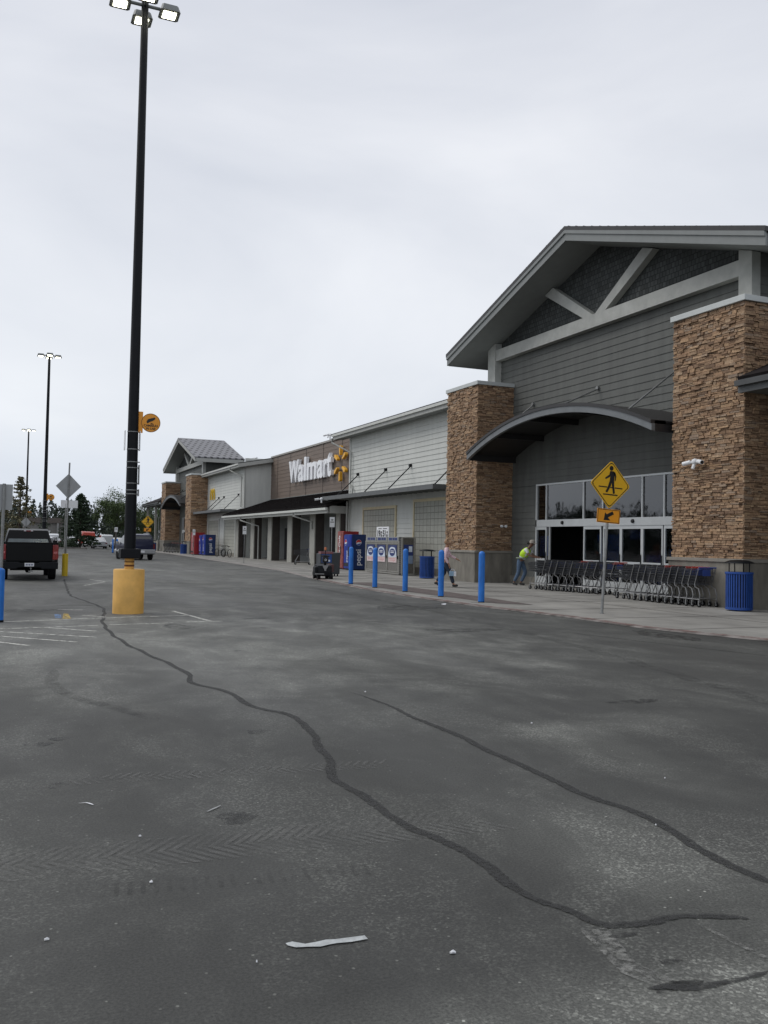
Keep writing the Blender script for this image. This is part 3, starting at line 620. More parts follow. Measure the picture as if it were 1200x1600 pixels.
# brown sign wall: long boards with vertical joints
x=21.15; mb=MB(); lapX(mb,x,49.4,74.25,3.4,8.55,.30,.018); P(mb,'brown_wall',m_brown)
jb=MB()
for yy in (53.0,56.9,60.8,64.7,68.7,72.3): jb.box(x-.03,x-.02,yy-.02,yy+.02,4.9,8.5)
P(jb,'wall_joint',mat('joint_dark',(.05,.04,.035),.7))
P(MB().box(x-.08,x+.3,49.4,74.25,8.55,8.68),'parapet_cap',mat('parapet_metal',(.33,.31,.28),.5))
P(MB().box(x,x+.25,49.4,74.25,0,8.55),'wall_core',m_brown)
P(MB().box(x-.06,x-.02,49.4,74.25,4.82,5.0),'flashing',m_fascia)
# colonnade
mb=MB(); mb.prism([(17.4,3.50),(21.1,4.80),(21.1,4.92),(17.35,3.62)],49.3,75.9,lambda u,v,w_:(u,w_,v)); cr_=P(mb,'colonnade_roof',m_roofb)
mb=MB()
for i in range(66): yy=49.35+i*.4; mb.bar((17.33,yy,3.64),(21.1,yy,4.95),.05,.04)
mb.build('roof_rib',m_roofb,cr_,True,kind='stuff')
MB().box(17.42,17.52,49.3,75.9,3.18,3.50).build('fascia_board',m_ltrim,cr_,True); MB().box(17.30,17.42,49.25,75.95,3.36,3.50).build('gutter',m_lsid,cr_,True)
MB().face([(17.52,49.35,3.3),(21.1,49.35,3.3),(21.1,75.8,3.3),(17.52,75.8,3.3)]).build('soffit',m_soffit,cr_,True)
MB().box(17.6,18.9,49.32,49.40,3.18,3.62).build('end_panel',m_ltrim,cr_,True)
m_coll=mat('column_grey',(.33,.325,.29),.7,var=.1); m_cold=mat('column_shade_brown',(.055,.045,.04),.75,var=.2)  # column sides in shade are painted darker brown than their lit fronts
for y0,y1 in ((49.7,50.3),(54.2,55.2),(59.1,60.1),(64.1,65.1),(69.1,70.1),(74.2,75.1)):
    c=P(MB().box(18.43,19.0,y0,y1,0,3.3),'column',m_cold); MB().box(18.36,18.43,y0-.0,y1,0,3.3).build('column_lit_face',m_coll,c,True)
mb=MB(); lapX(mb,x-.3,49.4,74.2,.02,3.3,.3); P(mb,'inner_wall',mat('inner_wall',(.2,.21,.205),.7))
for a,b in ((70.5,73.0),(66.0,68.6),(56.5,57.9)): P(MB().box(x-.42,x-.32,a,b,0,2.5),'service_door',m_dark)
# downspouts
def spout(pts): P(MB().tube(pts,.055,8),'downspout',m_ltrim,smooth=True)
spout([(18.12,50.6,7.72),(18.12,50.6,7.45),(18.72,48.95,6.75),(18.72,48.95,4.9),(18.72,48.6,4.6),(18.72,48.6,4.15)])
spout([(18.6,49.1,3.9),(18.6,49.1,1.9),(18.4,49.6,1.6)])
spout([(18.12,76.6,7.72),(18.12,76.6,7.5),(18.72,74.9,6.9),(18.72,74.9,4.3)])
spout([(17.38,69.6,3.4),(17.38,69.6,3.05),(18.25,67.3,2.6),(18.25,67.3,.05)])
spout([(17.38,55.8,3.4),(17.38,55.8,3.15),(18.3,54.6,2.75),(18.3,54.6,2.3)])
# side canopies C (right) and D (far left)
def lowroof(y0,y1,openend):
    rf=P(MB().prism([(16.95,5.72),(19.6,6.85),(19.6,7.0),(16.9,5.86)],y0,y1,lambda u,v,w_:(u,w_,v)),'low_roof',m_roofb)
    MB().box(16.93,17.0,y0,y1,5.46,5.72).build('fascia_board',mat('dark_fascia',(.09,.095,.095),.5),rf,True); MB().box(16.80,16.93,y0,y1,5.62,5.76).build('gutter',mat('dark_gutter',(.06,.062,.062),.45),rf,True)
    MB().face([(17.0,y0,5.5),(19.6,y0,5.5),(19.6,y1,5.5),(17.0,y1,5.5)]).build('soffit',m_dgrey,rf,True)
lowroof(2,17.14,0); lowroof(106.9,120,1)
mb=MB(); lapX(mb,18.86,0,17.3,.3,8.3,.25); P(mb,'siding_wall',m_dgrey); P(MB().box(18.80,22.5,-.05,17.3,8.3,8.42),'parapet_cap',m_fascia)
mb=MB(); lapX(mb,18.86,106.9,118,.3,6.8,.25); P(mb,'siding_wall',m_dgrey)
P(MB().box(17.3,17.55,112,112.25,0,5.5),'column',m_coll); P(MB().box(17.3,17.55,118.5,118.75,0,5.5),'column',m_coll)
P(MB().box(18.0,19.4,105.8,107.6,0,1.25),'concrete_block',m_stonebase); P(MB().box(16.9,17.1,106.9,110,0,1.25),'concrete_block',m_stonesill)
spout([(16.85,119.6,5.6),(16.85,119.6,5.3),(18.7,118,4.2),(18.7,118,.1)])
# bulk of the store behind
P(MB().box(22.4,80,0,118,0,7.7),'store_box',m_dgrey)
# ================================================================ wall signs
SH=-.85
t=thing('store_sign',(21.05,63,6.8),'white Walmart lettering with six-ray orange spark on the brown wall','sign')
Wd=[]
c=bpy.data.curves.new('t','FONT'); 
chars=list('Walmart'); ys=[67.75,66.22,65.13,63.77,62.18,61.0,59.95]; 
adv={'W':1}
def letter(ch,yc,wid,z0,hgt):
    mb=textmesh(ch,2.2,fr((0,0,0),FX),.12,.055); ys_=[v[1] for v in mb.v]; zs=[v[2] for v in mb.v]
    cy_=(min(ys_)+max(ys_))/2; sy=wid/(max(ys_)-min(ys_)); sz=hgt/(max(zs)-min(zs)); zb=min(zs)
    mb.v=[(21.15-.22+v[0],yc+(v[1]-cy_)*sy,z0+(v[2]-zb)*sz) for v in mb.v]; mb.build('letter',m_letter,t,True)
span=[('W',68.95,66.45,6.05,1.72),('a',66.55,65.25,6.02,1.32),('l',65.1,64.62,6.05,1.78),('m',64.4,62.3,6.05,1.28),('a',62.1,60.85,6.02,1.32),('r',60.65,59.95,6.05,1.28),('t',60.0,59.1,6.02,1.68)]
for ch,a,b,z0,h in span: letter(ch,(a+b)/2+SH,a-b,z0,h)
for k in range(6):
    a=rad(90+60*k); yc,zc=57.5+SH,6.8; w=.13; r0,r1=.58,1.22
    poly=[(r0,-.08),(r0-.03,0),(r0,.08),(r1-.12,w),(r1-.03,w*.7),(r1,0),(r1-.03,-w*.7),(r1-.12,-w)]
    MB().prism([(yc+1.0*(p*math.cos(a)-q_*math.sin(a)),zc+(p*math.sin(a)+q_*math.cos(a))) for p,q_ in poly],20.83,21.06,lambda u,v,w_:(w_,u,v)).build('ray',m_spark,t,True,bevel=.03)
t=thing('arch_sign',(18.7,86.4,5.9),'small yellow double-arch letter M on pale siding above the far canopy','sign')
mb=MB()
for sgn in (-1,1):
    pts=[(18.76,86.4+sgn*(.46-.44*math.cos(q_)),5.32+1.05*math.sin(q_)) for q_ in [math.pi*i/10 for i in range(11)]]
    mb.tube(pts,.065,6)
mb.build('arch_letter',m_arch,t,True,smooth=True)
# ================================================================ security gear on building
def camcluster(loc,label,rz=0,scale=1.0,pole=0):
    t=thing('security_camera',loc,label,'camera',rz)
    if pole: MB().box(-.04,.04,-.04,.04,-pole,.1).build('mast',m_white,t)
    MB().lathe([(.09,0),(.10,-.05),(.07,-.12),(.04,-.14)],(-.12,0,0),12,'x').build('camera_mount',m_white,t,smooth=True)
    for a in (-1,1):
        MB().tube([(-.16,a*.06,0),(-.2,a*.18,-.02)],.035,8).tube([(-.18,a*.16,-.0),(-.26,a*.40,-.05)],.065,10).build('camera_body',m_white,t,smooth=True)
        MB().tube([(-.26,a*.40,-.05),(-.265,a*.415,-.053)],.05,10).build('camera_lens',m_black,t)
    MB().tube([(-.18,0,-.05),(-.24,0,-.22)],.05,8).build('camera_body',m_white,t,smooth=True)
    t.scale=(scale,)*3; return t
camcluster((17.20,18.78,3.86),'white security camera cluster on the front of the right stone pillar',0,.9)
camcluster((21.2,59.6,9.05),'white camera mast on the roof edge above the t of the lettering',.4,1.0,.9)
camcluster((21.2,79.4,8.9),'small camera mast on the far roof between the far gable and the brown wall',.2,1.5,.9)
camcluster((17.4,50.2,4.02),'white camera at the left tip of the flat canopy beside the lettering wall',1.2,1.0)
t=thing('wall_light',(18.35,30.98,2.27),'small twin white floodlight on the shaded side of the left stone pillar','light')
for dx in (-.09,.10): MB().lathe([(.05,0),(.055,-.08),(.03,-.1)],(18.38+dx,30.95,2.27),12,'y').build('lamp_head',m_white,t,True,smooth=True)
MB().box(18.3,18.48,30.97,31.02,2.25,2.29).build('bracket',m_galv,t,True)
# ================================================================ LAMPS
def shoebox(mb,lens,c,ax,ay):
    cx,cy_=c; h=.21
    mb.prism([(-h,-h*.8),(-h*.8,-h),(h*.8,-h),(h,-h*.8),(h,h*.8),(h*.8,h),(-h*.8,h),(-h,h*.8)],12.60,12.74,lambda u,v,w:(cx+u*(1 if w<12.7 else .8),cy_+v*(1 if w<12.7 else .8),w))
    lens.box(cx-.13,cx+.13,cy_-.13,cy_+.13,12.59,12.602)
def lamp(loc,label,sl,main):
    t=thing('street_lamp',loc,label,'street lamp',0,'tall black parking lot lamps')
    MB().lathe([(.31,0),(.31,.88),(.295,.9),(0.05,.9)],n=40).build('concrete_base',m_poleyel,t,smooth=True)
    MB().tube([(0,0,.9),(0,0,1.13)],.095,16).build('anchor_collar',m_poleyel,t,smooth=True); MB().tube([(0,0,.955),(0,0,.99)],.1,16).tube([(0,0,1.04),(0,0,1.06)],.1,16).build('rust_band',mat('rust',(.12,.045,.02),.9),t)
    MB().box(-.2,.2,-.2,.2,1.12,1.32).build('base_cover',m_blackm,t,bevel=.02)
    MB().tube([(0,0,1.3),(0,0,12.75)],[.118,.072],20).build('pole',m_blackm,t,smooth=True)
    ar=MB(); ar.tube([(-.42,0,12.68),(.42,0,12.68)],.035,8).tube([(0,-.38,12.68),(0,.38,12.68)],.035,8); ar.build('lamp_arm',m_fascia,t)
    for c in ((.5,0),(-.5,0),(0,.47),(0,-.47)):
        a=MB();b=MB();shoebox(a,b,c,0,0); h=a.build('lamp_head',m_fascia,t); b.build('lamp_lens',m_lamp,h)
    # straps and plates
    st=MB()
    for z in ((3.72,3.36,3.10,2.98,2.66,2.52,2.44) if 1 else ()): r_=.118-.046*(z-1.3)/11.4+.006; st.tube([(0,0,z-.008),(0,0,z+.008)],r_,16); st.tube([(r_,-.01,z),(r_+.035,-.01,z)],.012,6)
    st.build('steel_strap',m_galv,t)
    MB().box(.13,.145,-.08,.08,3.34,3.74).build('mounted_plate',m_white,t); MB().box(-.165,-.15,-.05,.1,3.34,3.74).build('mounted_plate',m_white,t); MB().box(.13,.145,-.08,.08,2.64,3.04).build('mounted_plate',m_signback,t); MB().box(.13,.145,-.08,.08,2.40,2.54).build('mounted_plate',m_signback,t)
    # camera sign hangs on the pole
    s=thing('camera_sign',(loc[0],loc[1],loc[2]),sl,'sign',0,'round orange camera warning signs on the lamp poles')
    cx=.35; z=3.93
    MB().lathe([(.195,0),(.195,-.02)],(cx,-.005,z),32,'y').build('sign_disc',m_orange,s); MB().box(.10,.19,-.02,-.006,z-.22,z+.22).build('sign_flange',m_orange,s)
    rg=MB(); 
    for i in range(32):
        a,b=2*math.pi*i/32,2*math.pi*(i+1)/32; rg.face([(cx+.192*math.cos(a),-.027,z+.192*math.sin(a)),(cx+.192*math.cos(b),-.027,z+.192*math.sin(b)),(cx+.183*math.cos(b),-.027,z+.183*math.sin(b)),(cx+.183*math.cos(a),-.027,z+.183*math.sin(a))])
    mbc=MB().prism([(-.09,.02),(-.06,.075),(.075,.115),(.09,.09),(.06,.055),(-.055,.0)],-.031,-.027,lambda u,v,w:(cx+u,w,z+v)); mbc.prism([(-.09,.012),(-.068,-.01),(-.04,.0),(-.05,.02)],-.031,-.027,lambda u,v,w:(cx+u,w,z+v)); mbc.prism([(-.01,-.012),(.05,-.03),(.055,-.018),(.0,.0)],-.031,-.027,lambda u,v,w:(cx+u,w,z+v)); mbc.v+=rg.v; k=len(mbc.v)-len(rg.v); mbc.f+=[tuple(k+i for i in f) for f in rg.f]
    mbc.build('camera_symbol',m_black,s)
    a=textmesh('CAMERAS',.066,fr((cx,-.028,z-.06),FY),.001,.0012); b=textmesh('IN USE',.066,fr((cx,-.028,z-.125),FY),.001,.0012); k=len(a.v); a.v+=b.v; a.f+=[tuple(k+i for i in f) for f in b.f]; a.build('lettering',m_black,s)
    return t,s
lt,ls=lamp((2.44,18.96,0),'nearest and tallest-looking black lamp pole on a yellow concrete base','round orange cameras-in-use sign on the nearest lamp pole',True)
dup(lt,(2.43,58.8,0),0,'middle lamp pole rising behind the black pickup cab'); dup(ls,(2.43,58.8,0),0,'round orange camera sign on the middle lamp pole')
dup(lt,(2.38,101.5,0),0,'smallest and farthest of the black lamp poles at the left'); dup(ls,(2.38,101.5,0),0,'round orange camera sign on the farthest lamp pole')
# ================================================================ CROSSING SIGNS
def ped(mb,cx,cz,s,y,sg):
    mp_=lambda u,v,w:(cx+u*s,w,cz+v*s)
    y0,y1=y-.004,y
    mb.prism([(.055*math.cos(2*math.pi*i/12)+.0,.055*math.sin(2*math.pi*i/12)+.30) for i in range(12)],y0,y1,mp_)
    mb.prism([(-.03,.235),(.06,.235),(.10,.20),(.09,.02),(.03,-.02),(-.03,0),(-.02,.12),(-.05,.17)],y0,y1,mp_)
    mb.prism([(-.03,.22),(-.05,.15),(-.15,.08),(-.16,.05),(-.13,.045),(-.03,.10)],y0,y1,mp_)
    mb.prism([(.06,.235),(.11,.21),(.145,.13),(.13,.02),(.105,.02),(.11,.12),(.07,.17)],y0,y1,mp_)
    mb.prism([(-.03,.01),(.03,-.01),(.0,-.12),(-.08,-.26),(-.13,-.24),(-.07,-.12)],y0-.0005,y1-.0005,mp_)
    mb.prism([(.02,.0),(.09,.03),(.10,-.10),(.13,-.26),(.08,-.28),(.04,-.10)],y0-.001,y1-.001,mp_)
def crossing(loc,label,lean):
    t=thing('crossing_sign',loc,label,'road sign',0,'yellow pedestrian crossing signs')
    MB().tube([(0,0.03,0),(0,0.03,3.45)],.032,8).build('post',m_galv,t,smooth=True); MB().tube([(0,.03,0),(0,.03,.05)],.05,8).build('post_foot',m_galv,t)
    cz=2.955; h=.545
    def dia(k,y0,y1,m,name): 
        r_=.04; P_=[(0,-k+r_*1.0),(r_*.5,-k+r_*.6)]
        MB().prism([(r_,-k+r_),(k-r_,-r_),(k-r_*.6,0),(k-r_,r_),(r_,k-r_),(0,k-r_*.6),(-r_,k-r_),(-k+r_,r_),(-k+r_*.6,0),(-k+r_,-r_),(-r_,-k+r_),(0,-k+r_*.6)],y0,y1,lambda u,v,w:(u,w,cz+v)).build(name,m,t)
    dia(h+.01,-.010,0,m_yel,'sign_panel'); dia(h-.02,-.012,-.0101,m_black,'sign_border'); dia(h-.045,-.014,-.0121,m_yel,'sign_face')
    mb=MB(); ped(mb,.0,cz+.075,1.0,-.0145,0); 
    mb.box(-.32,-.09,-.0185,-.0145,cz-.075,cz-.05); mb.box(.12,.33,-.0185,-.0145,cz-.075,cz-.05); mb.box(.0,.05,-.0185,-.0145,cz-.075,cz-.05); mb.box(-.19,.21,-.0185,-.0145,cz-.24,cz-.215)
    mb.build('walking_symbol',m_black,t)
    z0,z1=2.08,2.40; MB().box(-.315,.315,-.010,0,z0,z1).build('arrow_panel',m_orange,t,bevel=.003)
    bd=MB(); w=.012
    for a in ((-.30,.30,z0+.012,z0+.012+w),(-.30,.30,z1-.012-w,z1-.012)): bd.box(a[0],a[1],-.013,-.0105,a[2],a[3])
    for a in (-.30,.30-w): bd.box(a,a+w,-.013,-.0105,z0+.012+w,z1-.012-w)
    bd.prism([(-.13,-.10),(-.10,.075),(-.055,.035),(.10,.115),(.14,.05),(-.02,-.035),(.05,-.095)],-.0145,-.0105,lambda u,v,w_:(u,w_,(z0+z1)/2+v)); bd.build('arrow_symbol',m_black,t)
    t.rotation_euler=(0,lean,0); return t
cs=crossing((12.52,16.68,0),'yellow pedestrian crossing sign leaning on a grey post before the shopping carts',rad(3.4))
c2=dup(cs,(11.9,81,0),None,'small distant pedestrian crossing sign beside the dark vehicle'); c2.rotation_euler=(0,0,0)
# sign backs on the left
t=thing('road_sign',(2.33,36.97,0),'grey back of a diamond sign on a post in a yellow sleeve','road sign')
MB().tube([(0,0,0),(.06,0,4.42)],.03,8).build('post',m_galv,t,smooth=True)
MB().tube([(0,0,0),(0,0,.87)],.11,16).build('yellow_sleeve',m_yelplastic,t,smooth=True)
MB().prism([(0,-.49),(.47,0),(0,.49),(-.47,0)],.032,.037,lambda u,v,w:(.045+u,w,3.5+v)).build('sign_panel',m_signback,t)
b=dup(t,(1.62,70,0),0,'tiny diamond sign back beyond the pickup cab'); b.scale=(.72,.72,.72)
t=thing('road_sign',(.02,17.42,0),'grey back of a rectangular sign on a post at the left picture edge','road sign')
MB().tube([(0,0,0),(.01,0,2.47)],.028,8).build('post',m_galv,t,smooth=True); MB().box(-.16,.155,.03,.035,2.0,2.46).build('sign_panel',m_signback,t,bevel=.002)
t=thing('road_sign',(3.72,60,0),'wide pale rectangular sign back beyond the diamond sign','road sign')
MB().tube([(0,0,0),(0,0,3.6)],.035,8).build('post',m_galv,t); MB().box(-.3,.72,-.03,-.02,3.34,3.82).build('sign_panel',m_white,t)
def smallsign(loc,h,w,hh,label,rz=0):
    t=thing('parking_sign',loc,label,'sign',rz); MB().tube([(0,0,0),(0,0,h)],.022,6).build('post',m_galv,t); MB().box(-w/2,w/2,-.03,-.024,h-hh,h).build('sign_panel',m_white,t)
    MB().box(-w/2+.03,w/2-.03,-.034,-.031,h-hh*.55,h-hh*.45).box(-w*.2,w*.2,-.034,-.031,h-hh*.35,h-hh*.2).build('sign_print',m_galv,t)
smallsign((15.2,42.2,0),2.75,.26,.5,'white parking sign on a thin post before the colonnade, nearest of the three')
smallsign((14.27,56,0),2.4,.24,.52,'white parking sign on a dark post before the middle columns')
smallsign((15.6,79,0),2.35,.24,.5,'pale sign post before the far red vending machine')
smallsign((10.25,90,0),2.5,.3,.45,'small white sign behind the far pair of blue bollards')
# ================================================================ BOLLARDS
def bollard(loc,label,h=1.36,first=[None]):
    if first[0]: return dup(first[0],loc,0,label)
    t=thing('bollard',loc,label,'bollard',0,'blue bollards along the walkway')
    prof=[(.082,.0),(.082,h-.075)]+[(.082*math.cos(a),h-.075+.075*math.sin(a)) for a in [rad(x_) for x_ in (18,36,54,70,84)]]
    MB().lathe([(.085,0),(.085,.05),(.083,.055)],n=24).build('foot_ring',m_blackm,t,smooth=True); MB().lathe([(r_,z+ .055*(z==0)) for r_,z in prof],n=24).build('plastic_sleeve',m_boll,t,smooth=True); first[0]=t; return t
for p,l_ in zip([(11.55,20.5),(11.55,22.83),(11.55,25.28),(11.5,27.6),(11.53,29.91)],['rightmost of the five blue bollards, before the dark side of a pillar','blue bollard that partly covers the walking woman','middle blue bollard of the five','blue bollard before the left end of the gas cage','leftmost of the five blue bollards, before the blue vending machine']):
    bollard((p[0],p[1],0.0),l_)
bollard((10.05,90.5,0),'left one of the two distant blue bollards by the dark vehicle'); bollard((10.1,87.4,0),'right one of the two distant blue bollards by the dark vehicle')
b=bollard((.0,17.4,0),'short blue bollard cut by the left picture edge'); b.scale=(1.1,1.1,.71)
# ================================================================ LITTER BINS
def bin_(loc,label,first=[None]):
    if first[0]: return dup(first[0],loc,None,label)
    t=thing('litter_bin',loc,label,'litter bin',0,'blue slatted litter bins')
    r=.31; mb=MB()
    for i in range(32):
        a=2*math.pi*i/32; ca,sa=math.cos(a),math.sin(a)
        mb.bar((r*ca,r*sa,.06),(r*1.0*ca,r*1.0*sa,.93),.036,.010,(ca,sa,0))
    mb.build('slats',m_canblue,t); MB().lathe([(.285,.04),(.285,.90),(.25,.90)],n=24).build('liner',m_blackm,t,smooth=True)
    MB().lathe([(.33,.90),(.335,.92),(.33,.95),(.27,.95),(.27,.90)],n=32).build('top_ring',m_canblue,t,smooth=True); MB().lathe([(.32,.03),(.32,.09),(.29,.09)],n=32).build('foot_ring',m_canblue,t,smooth=True)
    MB().lathe([(.36,1.165),(.34,1.19),(.22,1.235),(.05,1.25)],n=32).build('lid',m_blackm,t,smooth=True)
    for a in (0.4,2.0,3.5,5.1): MB().tube([(.25*math.cos(a),.25*math.sin(a),.93),(.25*math.cos(a),.25*math.sin(a),1.18)],.014,6).build('lid_post',m_blackm,t)
    first[0]=t; return t
b=bin_((16.72,16.85,.03),'blue slatted litter bin with a black lid by the right stone pillar')
bin_((16.75,34.45,.03),'blue slatted litter bin between the gas cages and the left stone pillar')
bin_((16.4,87.9,.03),'distant blue bin before the far right stone pillar'); bin_((16.3,106,.03),'distant blue bin left of the far stone pillars')
# ================================================================ VENDING MACHINES
def sphere_logo(mb_w,mb_r,mb_b,o,X,Y,r):
    O,X,Y=Vector(o),Vector(X),Vector(Y); Z=X.cross(Y)
    def poly(pts,lift): return [tuple(O+X*u*r+Y*v*r+Z*lift) for u,v in pts]
    circ=lambda rr,a0,a1,n=14:[(rr*math.cos(a0+(a1-a0)*i/n),rr*math.sin(a0+(a1-a0)*i/n)) for i in range(n+1)]
    mb_w.face(poly(circ(1,0,2*math.pi,28)[:-1],.003))
    mb_r.face(poly(circ(.93,rad(15),rad(195))+[(-.45,.02),(0,.18),(.5,.05)],.006))
    mb_b.face(poly(circ(.93,rad(200),rad(345))+[(.5,-.3),(0,-.42),(-.5,-.55)],.006))
def vending(loc,label,body,front,kind,h=1.86,w=.95,dpt=.85):
    t=thing('vending_machine',loc,label,'vending machine')
    # origin at the front-right-bottom corner: front faces -X, machine runs +Y
    MB().box(0.04,dpt,0,w,.05,h).build('cabinet',body,t,bevel=.015)
    MB().box(.06,dpt-.02,.03,w-.03,0,.05).build('plinth',m_black,t)
    MB().prism([(0,0.02),(-.05,.2),(-.05,w-.2),(0,w-.02),(.04,w-.02),(.04,.02)],.1,h-.03,lambda u,v,w_:(u,v,w_)).build('front_door',front,t)
    MB().box(-.056,-.048,.22,.36,.75,1.25).build('coin_panel',m_black,t); MB().box(-.056,-.048,.3,w-.2,.2,.38).build('delivery_slot',m_black,t)
    a,b,c_=MB(),MB(),MB()
    if kind=='pepsi':
        sphere_logo(a,b,c_,(dpt*.5,-.003,h*.775),(1,0,0),(0,0,1),.155); sphere_logo(a,b,c_,(-.052,w*.62,h*.77),(0,-1,0),(0,0,1),.17)
        a.build('emblem',m_pwhite,t); b.build('emblem_red',m_pred,t); c_.build('emblem_blue',m_pblue,t)
        textmesh('pepsi',.42,((dpt*.5,-.004,h*.36),(0,0,1),(-1,0,0)),.002,.004).build('lettering',m_pwhite,t)
        textmesh('pepsi',.30,((-.053,w*.45,h*.38),(0,0,1),(0,1,0)),.002,.004).build('lettering',m_pwhite,t)
    else:
        textmesh('Coca-Cola',.34,((-.053,w*.5,h*.52),(0,0,1),(0,1,0)),.002,.006,shear=.25).build('lettering',m_pwhite,t)
    return t
vending((17.0,44.1,.03),'blue Pepsi vending machine standing left of the gas cage near the colonnade',m_pepsi,m_pepsi2,'pepsi',1.90,1.15,.82)
vending((17.0,45.35,.03),'red vending machine behind the near blue Pepsi machine',m_coke,mat('coke_front',(.26,.07,.06),.4,var=.5,vs=6),'coke',2.07,.9,.9)
vending((16.95,80.6,.03),'far blue Pepsi vending machine beside the bicycles',m_pepsi,m_pepsi2,'pepsi',1.9,1.2,.95)
vending((16.95,82.1,.03),'far blue-fronted vending machine between the red machine and the far Pepsi machine',m_pepsi,m_pepsi2,'pepsi',1.85,1.2,.95)
vending((16.6,83.7,.03),'far bright red vending machine beside the far stone pillar',m_coke,m_coke,'coke',2.1,1.6,.95)
# ================================================================ GAS CAGES
m_mesh=brickmat('perforated_steel',(.34,.325,.295),(.11,.105,.095),.05,.05,1,.5,rough=.6,bump=.4,msize=.016); m_meshd=brickmat('perforated_steel_side',(.12,.11,.10),(.03,.03,.028),.05,.05,0,.5,rough=.6,bump=.4,msize=.018)
m_pnavy=mat('poster_navy',(.018,.035,.15),.5); m_plight=mat('poster_light',(.62,.68,.76),.5); m_ppink=mat('poster_pink',(.66,.54,.53),.5)
def poster(t,x,y0,y1,z0,z1,par):
    p=MB().box(x-.01,x,y0,y1,z0+(z1-z0)*.3,z1).build('poster',m_pnavy,par,True); MB().box(x-.01,x,y0,y1,z0,z0+(z1-z0)*.298).build('poster_strip',m_ppink,p,True)
    yc=(y0+y1)/2; zc=z0+(z1-z0)*.62; h_=(z1-z0); w_=(y1-y0)
    MB().face([(x-.013,yc+u*w_,zc+v*h_) for u,v in [(-.5,-.31),(.5,-.31),(.46,-.05),(.30,.22),(.1,.27),(-.1,.27),(-.30,.22),(-.46,-.05)]]).build('poster_picture',m_plight,p,True)
    MB().face([(x-.016,yc+.34*w_*math.cos(a),zc-.02*h_+.22*h_*math.sin(a)*(1.1 if math.sin(a)<0 else .9)) for a in [2*math.pi*i/18 for i in range(18)]]).build('poster_shield',m_pnavy,p,True)
    MB().box(x-.019,x-.017,yc-.2*w_,yc+.2*w_,zc+.015,zc+.05).box(x-.019,x-.017,yc-.2*w_,yc+.2*w_,zc-.06,zc-.02).build('poster_text',m_pwhite,p,True)
    MB().box(x-.013,x-.0105,yc+.12*w_-.36*w_,yc-.1*w_,z0+.05,z0+.06).box(x-.013,x-.0105,yc-.36*w_,yc+.3*w_,z0+.10,z0+.115).box(x-.013,x-.0105,yc-.38*w_,yc+.38*w_,z0+.17,z0+.185).build('poster_text',m_pred,p,True)
t=thing('gas_cage',(17.05,38.0,.03),'three-door steel gas cylinder cage with tank posters and white header signs','gas cage')
MB().box(17.1,17.85,38.0,42.2,.1,1.80).build('cage_body',m_meshd,t,True)
fr_=MB(); fr_.box(17.02,17.10,38.0,42.2,.06,.13); fr_.box(17.02,17.10,38.0,42.2,1.53,1.60); fr_.box(17.02,17.10,38.0,38.07,.13,1.53); fr_.box(17.02,17.10,42.13,42.2,.13,1.53); 
for px_,py_ in ((17.12,38.1),(17.12,42.1),(17.8,38.1)): fr_.box(px_,px_+.05,py_-.03,py_+.03,-.0+.03,.06)
fr_.build('cage_frame',m_cage,t,True)
for i in range(3):
    a=38.09+i*1.35; b=a+1.32
    d_=MB().box(17.045,17.075,a,b,.15,1.51).build('cage_door',m_mesh,t,True); e_=MB()
    for q_ in ((a,a+.05,.15,1.51),(b-.05,b,.15,1.51),(a+.05,b-.05,.15,.20),(a+.05,b-.05,1.46,1.51)): e_.box(17.02,17.044,*q_)
    e_.build('door_frame',m_cage,d_,True); poster(t,17.03,a+.2,b-.14,.60,1.42,d_); MB().box(16.98,17.02,a+.02,a+.09,.78,.92).build('latch',m_black,d_,True)
    hd=MB().box(17.03,17.06,a+.02,b-.02,1.61,1.80).build('header_panel',m_cage if 0 else m_signback,t,True)
    hq=MB()
    for k,(p,q_) in enumerate(((.18,.55),(.62,.85),(.90,1.15))): hq.box(17.022,17.029,b-q_,b-p,1.645,1.765)
    hq.build('header_print',m_pnavy,hd,True)
t=thing('price_sign',(17.0,40.0,1.83),'white price board with black numerals 19 and 51 on top of the gas cage','sign')
MB().box(17.06,17.09,39.35,40.85,1.78,2.30).build('sign_board',m_white,t,True); 
for s_,yy in (('19',40.50),('51',39.80)):
    textmesh(s_,.42,fr((17.05,yy+.06,1.955),FX),.002,.014).build('numerals',m_black,t,True)
    MB().box(17.050,17.058,yy-.33,yy-.19,1.81,1.93).build('number_patch',m_black,t,True); MB().box(17.050,17.058,yy-.33,yy-.22,1.97,2.08).build('number_patch',m_black,t,True)
MB().box(17.053,17.059,40.2,40.6,2.19,2.22).box(17.053,17.059,39.55,40.05,2.19,2.22).build('sign_print',m_black,t,True)
t=thing('gas_cage',(17.05,37.2,.03),'single dark steel gas cage with a navy poster beside the three-door cage','gas cage')
MB().box(16.93,17.53,37.47,37.80,.12,1.76).build('cage_body',m_meshd,t,True); MB().box(16.96,17.50,37.435,37.465,.14,1.74).build('cage_door',mat('dark_cage',(.12,.11,.095),.6,.3,var=.3,vs=20),t,True)
e_=MB()
for q_ in ((16.90,16.96,.06,1.8),(17.50,17.56,.06,1.8),(16.96,17.50,.06,.13),(16.96,17.50,1.75,1.8)): e_.box(q_[0],q_[1],37.42,37.47,q_[2],q_[3])
e_.build('cage_frame',m_cage,t,True)
MB().box(17.0,17.46,37.42,37.433,.95,1.45).build('poster',m_pnavy,t,True); MB().box(17.0,17.46,37.42,37.433,.58,.948).build('poster',mat('poster_mid',(.2,.26,.36),.5),t,True); MB().box(17.25,17.42,37.413,37.419,1.12,1.38).build('poster_text',m_plight,t,True)
